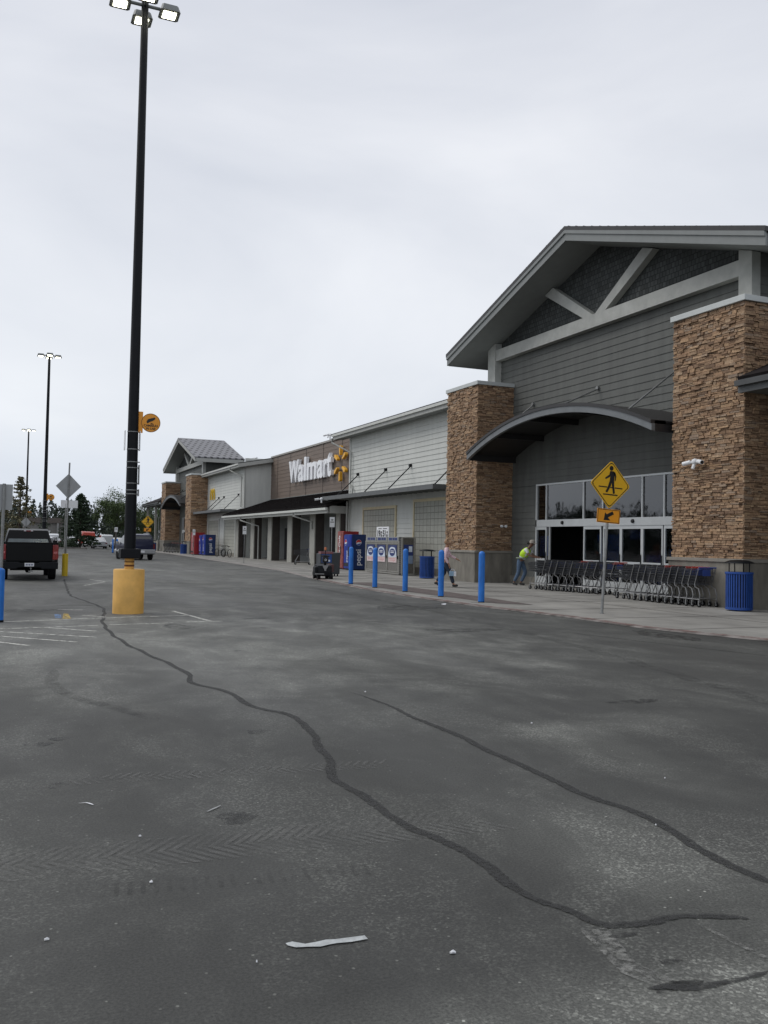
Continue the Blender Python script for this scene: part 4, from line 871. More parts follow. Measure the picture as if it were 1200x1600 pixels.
# ================================================================ SHOPPING CARTS
def make_cart(loc,rz,label,red,group):
    t=thing('shopping_cart',loc,label,'shopping cart',rz,group)
    mb=MB(); B=lambda a,b,w=.006: mb.bar(a,b,w)
    def side(u,v,sg): # u 0..1 rear->front, v 0..1 bottom->top
        y=.02+.86*u; zt=1.0-.09*u; zb=.56+.08*u; wt=.29-.06*u; wb=.24-.05*u
        return (sg*(wb+(wt-wb)*v),y,zb+(zt-zb)*v)
    for sg in (-1,1):
        for i in range(19): B(side(i/18,0,sg),side(i/18,1,sg),.0075)
        for v in (0,.18,.36,.54,.72,.88,1): B(side(0,v,sg),side(1,v,sg),.013 if v in(0,1,.54) else .0075)
    for i in range(11):
        s_=-1+2*i/10
        p=[Vector(side(1,v,1)) for v in (0,1)]; B((p[0].x*s_,p[0].y,p[0].z),(p[1].x*s_,p[1].y,p[1].z)); q_=Vector(side(0,0,1)); B((q_.x*s_,q_.y,q_.z),(p[0].x*s_,p[0].y,p[0].z))
        r_=Vector(side(0,1,1)); B((q_.x*s_,q_.y,q_.z),(r_.x*s_,r_.y,r_.z),.005)
    for v in (0,.25,.5,.75,1): a=side(1,v,-1); b=side(1,v,1); B(a,b,.010)
    for u in (.2,.4,.6,.8): B(side(u,0,-1),side(u,0,1))
    mb.build('basket',m_cartgrey,t)
    f=MB()
    for sg in (-1,1):
        f.tube([(sg*.28,-.06,1.01),(sg*.27,.10,.60),(sg*.27,.09,.52),(sg*.265,-.04,.47),(sg*.27,-.10,.30),(sg*.28,-.08,.17)],.0125,6)
        f.tube([(sg*.28,-.08,.20),(sg*.2,.82,.20)],.012,6); f.tube([(sg*.20,.82,.20),(sg*.20,.60,.60)],.012,6)
    f.tube([(-.27,-.08,.22),(.27,-.08,.22)],.01,6); f.tube([(-.2,.82,.2),(.2,.82,.2)],.01,6)
    for i in range(7): s_=-.16+.32*i/6; f.bar((s_*1.4,-.08,.22),(s_,.82,.21),.006)
    f.build('frame',m_chrome,t)
    MB().tube([(-.28,-.06,1.01),(.28,-.06,1.01)],.018,8).build('handle',red,t); 
    MB().box(-.2,.2,-.02,.10,.965,.985).build('child_seat_flap',red,t); MB().box(-.12,.12,-.035,-.02,.80,.96).build('child_seat',m_cartblue,t)
    for sg,y,xx in ((-1,-.08,.275),(1,-.08,.275),(-1,.80,.2),(1,.80,.2)):
        w=MB().tube([(sg*xx-.016,y,.063),(sg*xx+.016,y,.063)],.063,14).build('wheel',m_rubber,t,smooth=True); MB().tube([(sg*xx-.019,y,.063),(sg*xx+.019,y,.063)],.028,10).build('wheel_hub',m_galv,w)
        MB().bar((sg*xx-.024,y,.06),(sg*xx-.024,y,.16),.006,.03).bar((sg*xx+.024,y,.06),(sg*xx+.024,y,.16),.006,.03).box(sg*xx-.027,sg*xx+.027,y-.02,y+.02,.145,.17).build('fork',m_galv,t)
    return t
G1='shopping carts nested in the left row at the entrance'; G2='shopping carts nested in the right row by the stone pillar'
c0=make_cart((16.78,18.05,.03),rad(-2),'last grey wire cart at the right end of the right row, blue flap showing',m_cartblue,G2)
c1=make_cart((16.8,18.32,.03),rad(-2),'grey wire cart with red handle nested inside the right row by the pillar',m_cartred,G2)
mid='grey wire cart with red handle nested inside the right row by the pillar'
c2=make_cart((16.83,18.86,.03),rad(-1),'grey wire cart nested inside the right row by the pillar',m_cartgrey,G2)
mid2='grey wire cart with a dark handle nested inside the right row by the pillar'
c2['label']=mid2
for i in (2,4,5,6,7,8,9,10):
    dup(c1 if i in (2,5) else c2,(16.79+.012*i+R.uniform(-.02,.02),18.05+.272*i+R.uniform(-.03,.03),.03),rad(-2)+R.uniform(-.035,.035),(mid if i in (2,5) else mid2) if i<10 else 'front cart of the right row, its nose nearest the sign post')
for i in range(10):
    cc=dup(c1 if i in (0,4) else c2,(17.72-.062*i+R.uniform(-.03,.03),22.85+.33*i+R.uniform(-.05,.05),.03),rad(10)+R.uniform(-.05,.05),('grey wire cart with a dark handle nested inside the left row' if i!=4 else 'cart with a red handle in the middle of the left row') if 0<i<9 else ('rearmost cart of the left row, red handle just left of the sign post' if i==0 else 'front cart of the left row, held by the worker in the yellow vest')); cc['group']=G1
cc=dup(c1,(17.9,54.0,.03),rad(75),'lone cart with blue parts standing between the colonnade columns')
for k in cc.children:
    if 'handle' in k.name or 'flap' in k.name: k.data=k.data.copy(); k.data.materials[0]=m_cartblue
cc['group']=''; del cc['group']
for i in range(4):
    cc=dup(c1,(17.2-.02*i,94.0+1.6*i,.03),rad(90),'distant cart parked under the far arched canopy'); cc['group']='carts parked under the far entrance'
# ================================================================ CART PUSHER and cabinet
t=thing('cart_pusher',(11.95,33.9,0),'black motorised cart pusher with a tiller and orange beacon at the kerb','cart pusher',rad(-8))
MB().box(-.33,.30,-.1,.95,.16,.30).build('chassis',m_blackm,t,bevel=.03)
MB().prism([(-.1,.3),(.02,.56),(.5,.62),(.9,.5),(.95,.3)],-.30,.28,lambda u,v,w:(w,u,v)).build('motor_cover',m_blackm,t,bevel=.03)
MB().box(-.42,-.30,-.12,.35,.28,.52).build('fender',m_blackm,t,bevel=.03); MB().box(-.40,-.06,-.20,-.1,.22,.26).build('bumper_strip',m_galv,t)
MB().prism([(-.12,.58),(.12,.58),(.08,.5),(.03,.42),(.03,.36),(-.04,.36),(-.04,.42),(-.08,.48)],-.13,-.10,lambda u,v,w:(u,w,v)).build('grey_panel',mat('panel_grey',(.25,.25,.25),.5),t)
MB().tube([(0,0,.55),(0,-.05,.95)],.05,10).build('tiller',m_blackm,t,smooth=True)
hb=MB(); hb.box(-.12,.12,-.12,.02,.70,.93); hb.build('control_head',m_black,t,bevel=.04)
MB().tube([(-.16,-.1,.95),(0,-.06,.97),(.16,-.1,.95)],.03,8).build('handlebar',m_black,t,smooth=True)
rg=MB(); n=16
for i in range(n):
    a,b=2*math.pi*i/n,2*math.pi*(i+1)/n; rg.face([(.045*math.cos(a),-.123,.80+.045*math.sin(a)),(.045*math.cos(b),-.123,.80+.045*math.sin(b)),(.028*math.cos(b),-.123,.80+.028*math.sin(b)),(.028*math.cos(a),-.123,.80+.028*math.sin(a))])
rg.build('ring_badge',m_white,t)
MB().tube([(.11,.5,.5),(.11,.5,1.18)],.015,6).build('beacon_mast',m_blackm,t); MB().lathe([(.045,1.18),(.045,1.27),(.03,1.3)],(.11,.5,0),12).build('beacon',mat('beacon_orange',(.5,.14,.04),.4),t,smooth=True)
for sx in (-.25,.25):
    for yy in (-.02,.8): MB().tube([(sx-.06,yy,.12),(sx+.06,yy,.12)],.12,16).build('wheel',m_rubber,t,smooth=True)
MB().box(.22,.42,.2,.8,.3,.62).build('side_box',mat('maroon_box',(.10,.04,.04),.5),t,bevel=.02)
t=thing('storage_bin',(13.15,36.6,0),'dark wheeled bin with a blue panel behind the cart pusher','bin',rad(-5))
MB().prism([(-.45,.12),(.42,.12),(.45,1.06),(-.45,1.0)],0,.75,lambda u,v,w:(u,w,v)).build('bin_body',mat('bin_dark',(.04,.045,.05),.6),t,bevel=.02)
MB().box(-.40,.05,-.012,0,.62,.98).build('blue_panel',mat('panel_blue',(.02,.07,.26),.5),t); MB().box(-.30,-.02,-.018,-.012,.66,.74).build('panel_print',m_plight,t); MB().box(-.44,.12,-.02,.4,1.0,1.09).build('lid',mat('bin_lid',(.22,.09,.10),.6),t)
for sx in (-.35,.35): MB().tube([(sx-.02,.1,.06),(sx+.02,.1,.06)],.06,12).build('wheel',m_rubber,t); MB().tube([(sx-.02,.6,.06),(sx+.02,.6,.06)],.06,12).build('wheel',m_rubber,t)
# ================================================================ BICYCLES
def bike(loc,rz,label,m,first=[None]):
    if first[0]: return dup(first[0],loc,rz,label)
    t=thing('bicycle',loc,label,'bicycle',rz,'bicycles leaning by the block panel')
    for y in (0,1.05):
        w=MB().tube([(0,y+.33*math.cos(a),.34+.33*math.sin(a)) for a in [2*math.pi*i/20 for i in range(21)]],.024,6,False); o=w.build('wheel',m_rubber,t,smooth=True)
        s_=MB()
        for i in range(9): a=math.pi*i/9; s_.bar((0,y-.31*math.cos(a),.34-.31*math.sin(a)),(0,y+.31*math.cos(a),.34+.31*math.sin(a)),.004)
        s_.build('spokes',m_galv,o)
    MB().tube([(0,0,.34),(0,.25,.78),(0,.80,.80),(0,.45,.30),(0,.25,.78)],.018,6).tube([(0,0,.34),(0,.45,.30)],.015,6).tube([(0,1.05,.34),(0,.86,.72),(0,.82,.98)],.018,6).build('frame',m,t,smooth=True)
    MB().tube([(-.28,.78,1.0),(0,.82,.98),(.28,.78,1.0)],.014,6).build('handlebar',m_black,t); MB().box(-.06,.06,.10,.34,.88,.93).tube([(0,.25,.78),(0,.22,.9)],.014,6).build('saddle',m_black,t)
    MB().tube([(-.06,.45,.3),(.06,.45,.3)],.09,12).build('chainring',m_galv,t); first[0]=t; return t
bike((17.6,76.2,.03),rad(18),'bicycle on the left, nearer the far blue machine',m_galv); bike((17.6,73.9,.03),rad(14),'bicycle on the right, nearer the colonnade column',m_black)
# ================================================================ VEHICLES
def wheel(t,x,y,r,w,side):
    o=MB().lathe([(r*.62,-w/2),(r*.95,-w/2),(r,-w/2+.03),(r,w/2-.03),(r*.95,w/2),(r*.62,w/2)],(x,y,r),24,'x').build('wheel',m_rubber,t,smooth=True)
    MB().lathe([(r*.62,-.04),(r*.5,.02),(.05,.05)] if side>0 else [(.05,-.05),(r*.5,-.02),(r*.62,.04)],(x+side*w*.28,y,r),16,'x').build('rim',m_silver,o,smooth=True)
t=thing('pickup_truck',(.93,33.2,0),'black pickup truck seen from behind, parked at the left edge','pickup truck')
hw=.93
def sec(y,z0,zt,w0=hw,w1=None,crown=.0): w1=w1 or w0; return [(-w0+.04,y,z0),(-w0,y,z0+.12),(-w0,y,(z0+zt)/2),(-w1,y,zt-.05),(-w1+.06,y,zt),(w1-.06,y,zt),(w1,y,zt-.05),(w0,y,(z0+zt)/2),(w0,y,z0+.12),(w0-.04,y,z0)]
MB().loft([sec(1.95,.45,1.26),sec(3.9,.42,1.26),sec(4.1,.42,1.20),sec(5.3,.42,1.12,.9),sec(5.55,.5,.95,.82)]).build('body',m_tpaint,t,smooth=True)
bd=MB(); bd.box(-hw,-hw+.09,.03,1.95,.62,1.30); bd.box(hw-.09,hw,.03,1.95,.62,1.30); bd.box(-hw+.09,hw-.09,.1,1.95,.60,.68); bd.box(-hw+.09,hw-.09,1.86,1.95,.68,1.30); bd.build('bed',m_tpaint,t,bevel=.02)
MB().box(-.745,.745,0,.07,.66,1.29).build('tailgate',m_tpaint,t,bevel=.02); MB().box(-hw,hw,-.012,.06,1.275,1.315).build('bed_rail',m_rubber,t,bevel=.008)
MB().box(-.12,.12,-.012,0,1.10,1.16).build('tailgate_handle',m_rubber,t)
MB().prism([(-hw,.40),(-.40,.40),(-.36,.45),(.36,.45),(.40,.40),(hw,.40),(hw,.64),(.34,.64),(.30,.60),(-.30,.60),(-.34,.64),(-hw,.64)],-.18,.0,lambda u,v,w:(u,w,v)).build('rear_bumper',m_blackm,t,bevel=.02)
for sg in (-1,1):
    o=MB().prism([(sg*.75,.72),(sg*.91,.72),(sg*.945,.8),(sg*.93,.97),(sg*.945,1.12),(sg*.92,1.24),(sg*.75,1.24)],-.025,.1,lambda u,v,w:(u,w,v)).build('tail_light',m_tail,t,bevel=.012)
    MB().box(*(sorted((sg*.78,sg*.9))),-.03,-.024,.93,1.0).build('reverse_lamp',mat('lamp_pink',(.42,.12,.12),.3),o)
MB().box(-.15,.15,-.195,-.182,.49,.61).build('number_plate',m_pwhite,t); MB().box(-.12,-.05,-.198,-.196,.52,.575).box(-.03,.03,-.198,-.196,.52,.575).box(.05,.12,-.198,-.196,.52,.575).build('plate_print',mat('plate_ink',(.2,.22,.3),.5),t)
MB().lathe([(.0,.0),(.03,.02),(.03,.04),(0,.06)],(.05,-.25,.40),10).tube([(.05,-.25,.33),(.05,-.25,.41)],.012,6).box(-.03,.13,-.3,-.1,.31,.34).build('tow_hitch',m_galv,t)
cab=MB().loft([[(-.80,1.97,1.24),(-.66,2.12,1.74),(.66,2.12,1.74),(.80,1.97,1.24)],[(-.84,2.6,1.24),(-.68,2.6,1.80),(.68,2.6,1.80),(.84,2.6,1.24)],[(-.84,3.4,1.24),(-.66,3.3,1.77),(.66,3.3,1.77),(.84,3.4,1.24)],[(-.80,4.15,1.22),(-.64,3.5,1.70),(.64,3.5,1.70),(.80,4.15,1.22)]]).build('cab',m_tpaint,t,bevel=.03)
MB().face([(-.70,1.985,1.30),(.70,1.985,1.30),(.60,2.095,1.64),(-.60,2.095,1.64)]).build('rear_window',mat('tinted_window',(.10,.13,.135),.12,var=.35,vs=2.2,spec=.8),t)
MB().box(-.62,.1,2.0,2.012,1.56,1.585).build('window_glint',m_silver,t) if False else None
MB().box(-.16,.16,2.08,2.11,1.70,1.735).build('brake_light',m_tail,t); MB().box(-.155,-.08,2.07,2.08,1.705,1.73).box(.08,.155,2.07,2.08,1.705,1.73).build('cargo_lamp',m_pwhite,t)
for sg in (-1,1):
    MB().box(*(sorted((sg*.93,sg*1.1))),3.7,3.8,1.18,1.38).build('side_mirror',m_tpaint,t,bevel=.02)
    MB().face([(sg*.83,2.3,1.29),(sg*.83,3.6,1.29),(sg*.70,3.3,1.68),(sg*.70,2.35,1.68)]).build('side_window',mat('dark_window',(.02,.024,.026),.1,spec=.8),t)
for sg in (-1,1):
    wheel(t,sg*.79,1.1,.37,.25,sg); wheel(t,sg*.79,4.5,.37,.25,sg)
MB().tube([(-.6,1.1,.37),(.6,1.1,.37)],.06,8).lathe([(.05,-.12),(.14,-.06),(.14,.06),(.05,.12)],(0,1.1,.37),12,'x').box(-.5,-.3,.1,1.9,.4,.6).build('rear_axle',m_rubber,t)
MB().tube([(.25+.13*math.cos(a),.4,1.30+.11*math.sin(a)) for a in [math.pi*i/8 for i in range(9)]],.012,6).build('bed_hoop',m_galv,t)
# SUV
t=thing('dark_suv',(8.92,63.0,0),'dark navy SUV with silver lower cladding driving away past the lamp base','SUV',rad(5))
def s2(y,z0,zb,zr,w,wr):
    return [(-w+.05,y,z0),(-w,y,z0+.2),(-w,y,zb),(-wr,y,zr-.06),(-wr+.1,y,zr),(wr-.1,y,zr),(wr,y,zr-.06),(w,y,zb),(w,y,z0+.2),(w-.05,y,z0)]
MB().loft([s2(0,.75,1.05,1.10,.88,.80),s2(.12,.7,1.08,1.72,.9,.68),s2(.5,.7,1.08,1.80,.91,.69),s2(2.4,.7,1.06,1.80,.91,.70),s2(2.9,.7,1.06,1.74,.91,.66),s2(3.6,.7,1.04,1.12,.91,.82),s2(4.5,.7,1.0,1.05,.88,.80),s2(4.7,.75,.9,.98,.8,.7)]).build('body',m_navy,t,smooth=True)
MB().loft([s2(-.02,.42,.6,.74,.90,.88),s2(.3,.38,.6,.74,.93,.90),s2(4.6,.38,.6,.74,.92,.88),s2(4.8,.45,.6,.7,.8,.7)]).build('lower_cladding',m_silver,t,smooth=True)
MB().box(-.9,.9,-.14,.0,.45,.74).build('rear_bumper',m_silver,t,bevel=.04)
MB().face([(-.72,-.005+.02,1.14),(.72,.015,1.14),(.60,.10,1.64),(-.60,.10,1.64)]).build('rear_window',mat('dark_window',(.02,.024,.026),.1,spec=.8),t)
for sg in (-1,1):
    MB().box(*(sorted((sg*.76,sg*.9))),-.03,.08,.78,1.12).build('tail_light',mat('tail_dark',(.12,.01,.015),.3),t,bevel=.01)
    MB().face([(sg*.90,.5,1.12),(sg*.915,3.2,1.12),(sg*.725,2.7,1.66),(sg*.72,.5,1.66)]).build('side_window',mat('dark_window',(.02,.024,.026),.1,spec=.8),t)
    MB().tube([(sg*.62,.6,1.84),(sg*.62,2.3,1.84)],.02,6).build('roof_rail',m_silver,t); MB().box(*(sorted((sg*.93,sg*1.12))),3.0,3.12,1.06,1.25).build('side_mirror',m_silver,t,bevel=.03)
    wheel(t,sg*.79,.95,.37,.24,sg); wheel(t,sg*.79,3.75,.37,.24,sg)
MB().box(-.16,.16,-.152,-.141,.52,.66).build('number_plate',m_pwhite,t)
# distant parked cars
def car_proto(loc,label,kind):
    t=thing('parked_car',loc,label,'car',0,'cars parked in the far lot')
    H=1.45 if kind=='sedan' else 1.9
    if kind=='sedan': S_=[s2(0,.35,.85,.92,.82,.7),s2(.3,.3,.88,.98,.86,.72),s2(.9,.28,.9,1.38,.87,.62),s2(1.6,.28,.9,1.45,.88,.60),s2(2.4,.28,.9,1.42,.88,.60),s2(3.2,.28,.88,.96,.87,.74),s2(4.2,.3,.78,.84,.84,.7),s2(4.45,.38,.65,.7,.74,.6)]
    else: S_=[s2(0,.4,1.0,1.7,.92,.78),s2(.2,.38,1.0,1.86,.95,.80),s2(3.0,.38,1.0,1.9,.95,.80),s2(3.7,.38,1.0,1.15,.95,.82),s2(4.6,.4,.95,1.05,.92,.8),s2(4.8,.5,.8,.85,.8,.7)]
    MB().loft(S_).build('body',m_carp,t,smooth=True)
    dw=mat('dark_window',(.02,.024,.026),.1,spec=.8)
    if kind=='sedan':
        for sg in (-1,1): MB().face([(sg*.86,.75,.93),(sg*.87,3.0,.93),(sg*.64,2.4,1.36),(sg*.64,1.05,1.36)]).build('side_window',dw,t)
        MB().face([(-.66,.38,.99),(.66,.38,.99),(.56,.84,1.34),(-.56,.84,1.34)]).build('rear_window',dw,t); MB().face([(-.70,3.17,1.0),(.70,3.17,1.0),(.56,2.52,1.38),(-.56,2.52,1.38)]).build('windscreen',dw,t)
    else:
        for sg in (-1,1): MB().face([(sg*.945,.3,1.06),(sg*.955,3.5,1.06),(sg*.825,3.0,1.74),(sg*.82,.35,1.74)]).build('side_window',dw,t)
        MB().face([(-.76,.0,1.08),(.76,.0,1.08),(.68,.10,1.68),(-.68,.10,1.68)]).build('rear_window',dw,t)
    for sg in (-1,1):
        MB().box(*(sorted((sg*.6,sg*.84))),-.02,.1,.66,.80).build('tail_light',m_tail,t); wheel(t,sg*.76,.85,.32,.2,sg); wheel(t,sg*.76,3.45,.32,.2,sg)
    return t
cA=car_proto((12.0,122,0),'silver-white car facing away just beyond the far kerb','sedan')
cB=car_proto((14.6,139,0),'pale van right of the silver-white car in the far lot','van')
for o,cl in ((cA,(.55,.57,.6,1)),(cB,(.5,.52,.53,1))):
    for k in o.children: k.color=cl
cl=[(.7,.72,.74,1),(.5,.52,.54,1),(.65,.65,.64,1),(.04,.05,.07,1),(.3,.32,.34,1),(.35,.03,.03,1),(.7,.7,.7,1)]
nm=['white','silver','off-white','dark','grey','red','white']
rows=[(8.8,133,0),(4.0,134,0),(6.4,135,2),(1.6,136,4),(-.8,137,1),(12.2,140,6),(9.8,142,1),(7.2,143,0),(4.6,144,5),(2.0,146,0),(15.2,141,2),(-1.5,150,0),(11,152,0),(13.8,153,3),(8.2,155,1),(5.3,156,0),(2.4,158,2),(-2.8,128,3),(17.5,150,0)]
places=['behind the conifer','left of the conifer trunk','between the far kerb shrubs','beyond the diamond sign','at the far left lot edge','near the red van','under the broadleaf tree','in the second row behind the conifer','in the second row by the diamond sign post','in the second row left of the sign post','below the broadleaf tree','at the left of the third row','in the third row behind the silver-white car','in the third row by the broadleaf tree','in the third row behind the conifer','in the third row behind the shrubs','in the third row by the grey building','behind the pickup cab','at the right of the third row']
for (x_,y_,ci),pl in zip(rows,places):
    if nm[ci]=='red': pass
    o=dup(cB if (int(x_*3)%7==0) else cA,(x_,y_,0),R.choice([0,math.pi])+R.uniform(-.1,.1),f'distant {nm[ci]} car parked {pl}',cl[ci])
o=dup(cB,(12.6,146,0),0.3,'red van parked under the trees beyond the far kerb',(.42,.05,.03,1)); o.scale=(1.2,1.2,1.25)
o=dup(cA,(3.35,80,0),math.pi,'white car partly hidden by the pickup and middle lamp pole',(.6,.62,.65,1))
o=dup(cA,(15.2,123,0),.15,'white car partly hidden behind the nearest lamp pole',(.6,.62,.64,1))
# ================================================================ TREES
def leafcard(mb,p,s,rr,flat=0):
    a=Vector((rr.gauss(0,1),rr.gauss(0,1),rr.gauss(0,1)*(1-flat))).normalized(); b=a.cross(Vector((rr.gauss(0,1),rr.gauss(0,1),rr.gauss(0,1)))).normalized()
    a=a*s*rr.uniform(.6,1.3); b=b*s*rr.uniform(.35,.7); p=Vector(p); mb.face([p-a,p+b,p+a,p-b])
def conifer(loc,h,w,label,seed,n=2600,m=None,first=None,group=None):
    rr=random.Random(seed); t=thing('conifer_tree',loc,label,'tree',0,group); tr=MB().tube([(0,0,0),(0,0,h*.6),(0,0,h*.98)],[.02*h,.012*h,.004*h],8); tr.build('trunk',m_bark,t)
    mb=MB(); nb=int(60+h*5)
    for i in range(nb):
        u=(i/nb)**.9; z=h*(.10+.89*u); L_=w/2*(1-u)**.75*rr.uniform(.65,1.2)+.10; a=rr.uniform(0,2*math.pi); d_=Vector((math.cos(a),math.sin(a),-.12+.5*u)); 
        for k in range(int(n/nb)):
            v=rr.random()**.6; p=Vector((0,0,z))+d_*L_*v+Vector((rr.gauss(0,.10),rr.gauss(0,.10),rr.gauss(0,.06)-.1*v))*(.5+.05*h); leafcard(mb,p,.018*h*(1.1-.3*u)+.03,rr,.3)
    mb.build('crown',m or m_need,t); return t
def broadleaf(loc,h,w,label,seed,n=3500,m=None,sparse=0,base=.25,name='broadleaf_tree',group=None):
    rr=random.Random(seed); t=thing(name,loc,label,'tree',0,group); tr=MB(); tips=[]
    tr.tube([(0,0,0),(.05,0,h*.35),(0,.05,h*.7)],[.022*h,.016*h,.007*h],8)
    for i in range(16):
        z=h*rr.uniform(base,.75); a=rr.uniform(0,6.28); L_=w*.5*rr.uniform(.5,1)*(1-.5*abs(z/h-.5)); e=Vector((math.cos(a)*L_,math.sin(a)*L_,z+h*rr.uniform(.08,.25))); tr.tube([(0,0,z),Vector((0,0,z)).lerp(e,.5)+Vector((0,0,.03*h)),e],[.008*h,.005*h,.002*h],5); tips.append((Vector((0,0,z)),e))
    tr.build('trunk',m_bark,t); mb=MB(); cl=[]
    for i in range(46 if not sparse else 60):
        a,b=rr.choice(tips); p=a.lerp(b,rr.uniform(.45,1.1)); u=rr.random(); 
        if rr.random()<.5:
            zz=rr.uniform(base+.05,1); r_=w/2*math.sin(math.pi*min(1,max(.02,(1.02-zz)/(1.02-base))))**.6 *(.75 if sparse else .9); an=rr.uniform(0,6.28); q_=r_*math.sqrt(rr.random()); p=Vector((q_*math.cos(an),q_*math.sin(an),h*zz))
        cl.append((p,rr.uniform(.5,1.0)*w*.13))
    for i in range(n):
        c_,r_=rr.choice(cl); p=c_+Vector((rr.gauss(0,r_*.6),rr.gauss(0,r_*.6),rr.gauss(0,r_*.5))); leafcard(mb,p,.10 if not sparse else .09,rr)
    mb.build('crown',m or m_leaf,t); return t
conifer((9.25,119.5,0),7.0,5.3,'big dark conifer beyond the far kerb, right of the diamond sign',3,9000)
broadleaf((13.9,122.5,0),7.3,7.2,'bright green broadleaf tree beyond the far kerb, left of the nearest lamp pole',5,12000)
broadleaf((18.6,126,0),6.6,7.5,'green tree behind the distant crossing sign',8,10000)
conifer((1.75,100,0),7.7,4.4,'thin sparse olive tree behind the pickup cab',9,1700,m_leafb); broadleaf((-.6,108,0),5.4,5,'low bushy olive tree at the left edge',12,3500,m_leafb,1,.1)
for i,(x_,y_,h_,w_) in enumerate([(6.3,150,5.6,2.6),(7.9,128,4.6,2.6),(5.0,175,7.3,3),(9.6,180,7.0,3.2),(12.3,160,7.8,3.5),(10.9,175,7.6,4)]):
    conifer((x_,y_,0),h_,w_,['slim dark conifer right of the grey building','small conifer under the wide pale sign back','tall thin conifer above the grey building roof','distant conifer left of the big one','conifer between the big conifer and the broadleaf tree','distant conifer behind the red van'][i],20+i,1300)
# shrubs along the far kerb
def shrub(loc,s,label,seed):
    rr=random.Random(seed); t=thing('shrub',loc,label,'shrub',0,'dark shrubs along the far kerb'); mb=MB()
    for i in range(420):
        a=rr.uniform(0,6.28); r_=s*math.sqrt(rr.random()); leafcard(mb,(r_*math.cos(a),r_*math.sin(a),rr.random()**.8*1.0*s*(1.1-r_/s*.5)),.09,rr)
    mb.build('foliage',m_need,t); MB().tube([(0,0,0),(0,0,.5*s)],.03,5).build('stem',m_bark,t); return t
for i,x_ in enumerate((4.2,5.3,6.4,7.4,8.4,3.0,1.6)): shrub((x_,118.6+.3*(i%3),.05),.85+.2*(i%2),['dark shrub in the far planting strip left of the diamond post','dark shrub in the far planting strip behind the sign post','dark shrub second right of the sign post','dark shrub left of the conifer trunk','dark shrub at the foot of the big conifer','dark shrub right of the pickup tail light','dark shrub hidden mostly by the pickup'][i],40+i)
# far woodland as one mass
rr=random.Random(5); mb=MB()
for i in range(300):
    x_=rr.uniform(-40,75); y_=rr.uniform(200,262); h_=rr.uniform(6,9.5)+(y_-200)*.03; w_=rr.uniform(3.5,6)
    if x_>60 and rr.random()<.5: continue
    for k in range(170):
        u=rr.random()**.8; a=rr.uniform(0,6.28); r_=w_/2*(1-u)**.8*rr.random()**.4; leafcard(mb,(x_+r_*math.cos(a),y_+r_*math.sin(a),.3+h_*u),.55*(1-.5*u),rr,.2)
for i in range(330):  # unseen trees added at the left so the door glass mirrors dark
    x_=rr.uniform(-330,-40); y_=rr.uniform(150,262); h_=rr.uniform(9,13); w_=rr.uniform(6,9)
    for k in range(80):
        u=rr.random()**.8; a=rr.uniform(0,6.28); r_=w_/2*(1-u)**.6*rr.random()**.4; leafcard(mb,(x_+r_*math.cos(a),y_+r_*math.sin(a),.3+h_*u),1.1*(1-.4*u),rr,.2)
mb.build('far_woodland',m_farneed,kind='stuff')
# distant low building
t=thing('low_building',(6.0,160,0),'low grey building with a dark flat roof band behind the lamp poles','building')
MB().box(3.6,9.6,160,175,0,3.7).build('wall',mat('far_wall',(.16,.155,.145),.8),t,True); MB().box(3.2,9.9,159.6,175.4,3.7,4.55).build('roof_band',mat('far_roof',(.10,.085,.075),.8),t,True); MB().box(5.4,7.6,159.85,159.95,0,2.4).build('roller_door',m_white,t,True)
MB().box(8.6,8.9,159.7,159.98,0,3.7).build('corner_post',m_galv,t,True)
# ================================================================ PEOPLE
def skinmesh(name,m,parent,verts,edges,radii,sub=2,root=0):
    me=bpy.data.meshes.new(name); me.from_pydata([Vector(v) for v in verts],edges,[]); o=bpy.data.objects.new(name,me); S.collection.objects.link(o)
    md=o.modifiers.new('s','SKIN'); md.use_smooth_shade=True
    sv=me.skin_vertices[0].data
    for i,r_ in enumerate(radii):
        sv[i].radius=(r_,r_) if not isinstance(r_,tuple) else r_; sv[i].use_root=(i==root)
    o.modifiers.new('ss','SUBSURF').levels=sub; o.modifiers['ss'].render_levels=sub
    dg=bpy.context.evaluated_depsgraph_get(); dg.update(); nm_=bpy.data.meshes.new_from_object(o.evaluated_get(dg)); o.modifiers.clear(); o.data=nm_; nm_.materials.clear(); nm_.materials.append(m)
    for p in nm_.polygons: p.use_smooth=True
    o.parent=parent; return o
def chain(pts,rs): return pts,[(i,i+1) for i in range(len(pts)-1)],rs
